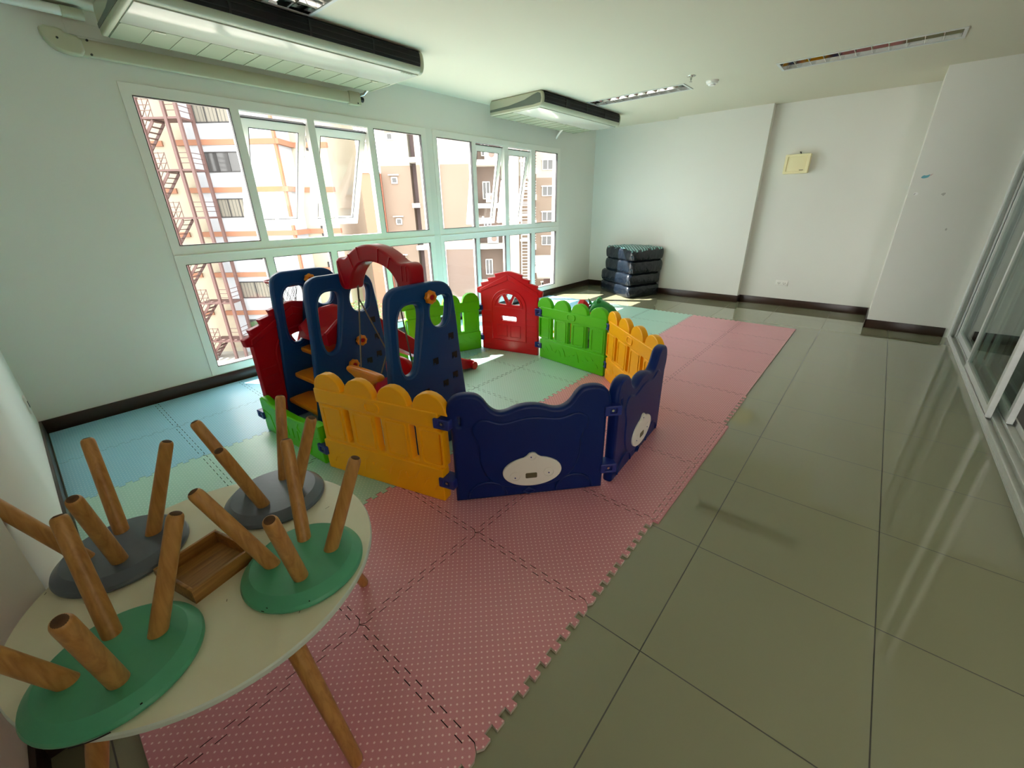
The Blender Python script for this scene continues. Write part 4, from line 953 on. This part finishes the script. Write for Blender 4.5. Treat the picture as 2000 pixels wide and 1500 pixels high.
# recess with condenser ledges
MB().box(-1.85*SB, -0.2*SB, 1.2, 8, 0, 26).out('balcony_wall', M['brown'], BB, 0)
MB().box(-0.2*SB, 0.6*SB, -0.4, 8, 0, 26).out('side_wall', M['fB'], BB, 0)
b = MB()
for z in (5.9, 3.70, 1.50, -0.72, -2.9): b.box(-1.86*SB, -0.18*SB, -0.5, 1.25, zs(z, SB)-0.18, zs(z, SB)+0.16)
b.out('white_ledge', M['wtrim'], BB, 0)
for z in (2.35, 0.25, -2.0, 4.6): window(BB, -1.5*SB, -1.05*SB, zs(z-0.5, SB), zs(z+0.45, SB), 1.15, M['wtrim'])
for k, z in enumerate((3.86, 1.66, -0.56)):
    p = place(36, -0.95*SB, GZ+zs(z, SB)+0.02); f = Vector((F2.x, F2.y, 0))*0.15
    t = thing('condenser_unit', ['white air conditioner condenser on the top ledge of the tan block', 'white air conditioner condenser on the middle ledge of the tan block', 'white air conditioner condenser on the lowest ledge of the tan block'][k], 'air conditioner', (p[0]+f.x, p[1]+f.y, p[2]), RZ, 'condensers on the ledges')
    MB().box(-0.45, 0.45, -0.18, 0.18, 0, 0.66, 0.02).out('casing', M['wtrim'], t, 0.5)
    MB().tube([(0.1, -0.185, 0.33), (0.1, -0.15, 0.33)], 0.24, 24).out('fan_grille', M['brown'], t)
# --- farther wing
SD = 55/40; BD = thing('apartment_building', 'farther cream and tan wing with sliding windows, seen at the right window', 'building', place(55), RZ)
MB().box(0.4*SD, 9*SD, 0, 8, zs(3.7, SD), 30).out('upper_wall', M['fB'], BD, 0)
MB().box(0.4*SD, 9*SD, 0, 8, 0, zs(3.7, SD)).out('lower_wall', M['fT'], BD, 0)
MB().box(1.9*SD, 2.45*SD, -0.3, 0.2, 0, 30).out('recess_wall', M['brown'], BD, 0)
b = MB()
for k in range(7):
    zz = zs(4.35-2.05*(k-1), SD); b.box(1.7*SD, 2.45*SD, -1.2, 0, zz-0.5, zz+0.1)
    for q in range(5): b.box(1.75*SD, 2.4*SD, -1.15, -1.1, zz+0.25+0.3*q, zz+0.33+0.3*q)
    b.box(2.9*SD, 3.95*SD, -0.2, 0, zz+0.95, zz+1.05)
b.out('balcony', M['wtrim'], BD, 0)
for k in range(6):
    z = 4.72-2.05*(k-0); window(BD, 2.98*SD, 3.9*SD, zs(z-0.42, SD), zs(z+0.42, SD), -0.05, M['wtrim'])
LD = thing('cage_ladder', 'pale steel cage ladder up the wall of the tan block', 'ladder', place(44), RZ)
b = MB(); sl = 44/40
for u in (1.15, 1.75): b.box(u*sl-0.05, u*sl+0.05, -0.05, 0.05, 0, 24)
for k in range(70): b.box(1.15*sl, 1.75*sl, -0.03, 0.03, 0.3*k+0.3, 0.3*k+0.36)
b.out('ladder_rails', M['wtrim'], LD, 0)
b = MB()
for zb in (2.9, 5.05, 0.8, -1.3):
    for k in range(4): zz = zs(zb, sl)+0.45*k; b.box(1.1*sl, 2.1*sl, -0.9, -0.84, zz, zz+0.07).box(2.04*sl, 2.1*sl, -0.9, 0, zz, zz+0.07)
    b.box(1.0*sl, 2.1*sl, -0.9, 0, zs(zb, sl)-0.15, zs(zb, sl))
b.out('ladder_cage', M['wtrim'], LD, 0)
MB().box(0.2*sl, 2.3*sl, 0.3, 3, zs(3.9, sl), 26).out('upper_backing_wall', M['fB'], LD, 0); MB().box(0.2*sl, 2.3*sl, 0.3, 3, 0, zs(3.9, sl)).out('backing_wall', M['fT'], LD, 0)
# --- middle distance
SE = thing('salmon_building', 'narrow salmon pink wall standing against the tan block', 'building', place(35), RZ)
MB().box(-8.1*SB, -7.12*SB, 0, 6, 0, zs(3.25, SB)).out('wall', M['salm'], SE, 0)
MB().box(-8.15*SB, -7.1*SB, -0.1, 6.1, zs(3.25, SB), zs(3.32, SB)).out('coping', M['wtrim'], SE, 0)
FT = thing('office_building', 'distant stepped white building with teal window bands', 'building', place(90), RZ)
b = MB(); S9 = 90/60
for u0, u1, zt, y in ((-23.5, -19.6, 6.4, 0), (-23.2, -20.6, 7.2, 2), (-25, -19.2, 4.4, -2)): b.box(u0*S9, u1*S9, y, 12, 0, zs(zt, S9))
b.out('wall', M['wtrim'], FT, 0)
MB().box(-23.6*S9, -19.5*S9, -0.2, 0, zs(4.75, S9), zs(5.3, S9)).box(-23.6*S9, -19.5*S9, -0.2, 0, zs(5.6, S9), zs(5.95, S9)).out('window_band', M['tealg'], FT, 0)
for u in (-23.1, -22.0, -20.9): window(FT, u*S9, (u+0.55)*S9, zs(2.6, S9), zs(3.7, S9), -3.05)
WH = thing('low_house', 'low house with a corrugated roof between the two blocks', 'building', place(46), RZ)
MB().box(-23, -13.2, 0, 8, 0, 7.4).out('wall', M['fA'], WH, 0)
b = MB().loft([[Vector((u, -0.6, 7.3)), Vector((u, 5.5, 10.2)), Vector((u, 5.5, 10.35)), Vector((u, -0.6, 7.45))] for u in (-23.4, -12.9)])
for k in range(42): u = -23.3+k*0.25; b.loft([[Vector((u+d, -0.6, 7.45)), Vector((u+d, 5.5, 10.35)), Vector((u+d, 5.5, 10.42)), Vector((u+d, -0.6, 7.52))] for d in (0, 0.1)])
b.out('roof', M['roof'], WH, 0)
for u in (-21.5, -18.5, -15.8): window(WH, u, u+1.3, 4.6, 5.9, -0.03, M['wtrim'])
# --- yard at the foot of the right wing
SH = thing('car_shelter', 'beige roofed open shelter with a dark interior in the yard', 'shelter', place(47), RZ)
b = MB().box(4.0, 7.2, 3, 3.2, 0, 3.6)
for u in (3.9, 5.6, 7.1): b.box(u, u+0.12, 0, 0.12, 0, 3.6)
b.out('frame', M['stl'], SH, 0)
MB().loft([[Vector((u, -0.6, z)), Vector((u, 3.4, z+1.9)), Vector((u, 3.4, z+2.05)), Vector((u, -0.6, z+0.15))] for u, z in ((3.0, 3.4), (7.6, 3.4))]).out('roof', M['fB'], SH, 0)
def car(loc, rz, label):
    t = thing('car', label, 'car', loc, rz); m = M['wtrim']
    sec = lambda y, k: [Vector((x, y*k if z > 0.9 else y, z)) for x, z in ((-2.1, 0.35), (-2.15, 0.75), (-1.6, 0.92), (-1.1, 1.38), (0.5, 1.42), (1.15, 0.98), (2.0, 0.82), (2.15, 0.55), (2.1, 0.35))]
    MB().loft([sec(-0.85, 0.82), sec(0.85, 0.82)]).out('car_body', m, t, 0.4)
    MB().loft([[Vector((x, y, z)) for x, z in ((-1.45, 0.95), (-1.0, 1.32), (0.42, 1.35), (0.95, 0.98))] for y in (-0.80, 0.80)]).out('car_glass', M['win'], t, 0)
    for x in (-1.3, 1.35):
        for y in (-0.8, 0.8): MB().tube([(x, y-0.1, 0.32), (x, y+0.1, 0.32)], 0.32, 20).out('wheel', M['black'], t)
car(place(43, 4.6), RZ+0.2, 'pale car parked in the yard beyond the right window')
car(place(39, -12.3), RZ+pi/2, 'pale car parked between the white block and the tan block')
WL = thing('yard_wall', 'low pale yard wall with clutter below the left window', 'wall', place(24), RZ)
MB().box(-13.5, -3.0, 0, 0.2, 0, 2.2).out('wall', M['fA2'], WL, 0)
b = MB()
for k in range(14): x = -13.3+0.75*k; b.box(x, x+0.06, 0.05, 0.12, 2.2, 3.0)
b.box(-13.5, -3.0, 0.05, 0.12, 2.95, 3.02).out('railing', M['stl'], WL, 0)
TRR = thing('tree', 'small green tree in the yard seen through the swing panel', 'tree', place(27, -9.6), 0)
MB().tube([(0, 0, 0), (0.05, 0, 1.2), (0.0, 0.1, 2.6), (0.1, 0, 4.4)], [0.12, 0.10, 0.07, 0.03], 10).out('trunk', M['bark'], TRR)
b = MB()
for k in range(900):
    a = random.uniform(0, 2*pi); r = random.uniform(0, 1)**0.5*1.5; z = 3.6+random.uniform(-1.4, 1.6); r *= math.sqrt(max(0.05, 1-((z-3.7)/1.9)**2))
    T_ = Matrix.Translation((r*cos(a), r*sin(a), z)) @ Matrix.Rotation(random.uniform(0, 6.28), 4, 'Z') @ Matrix.Rotation(random.uniform(-1, 1), 4, 'X')
    vs = [b.b.verts.new(T_ @ Vector(p)) for p in ((-0.09, 0, 0), (0, -0.05, 0.02), (0.09, 0, 0), (0, 0.05, 0.02))]; b.b.faces.new(vs)
b.out('foliage', M['leaf'], TRR, 0)
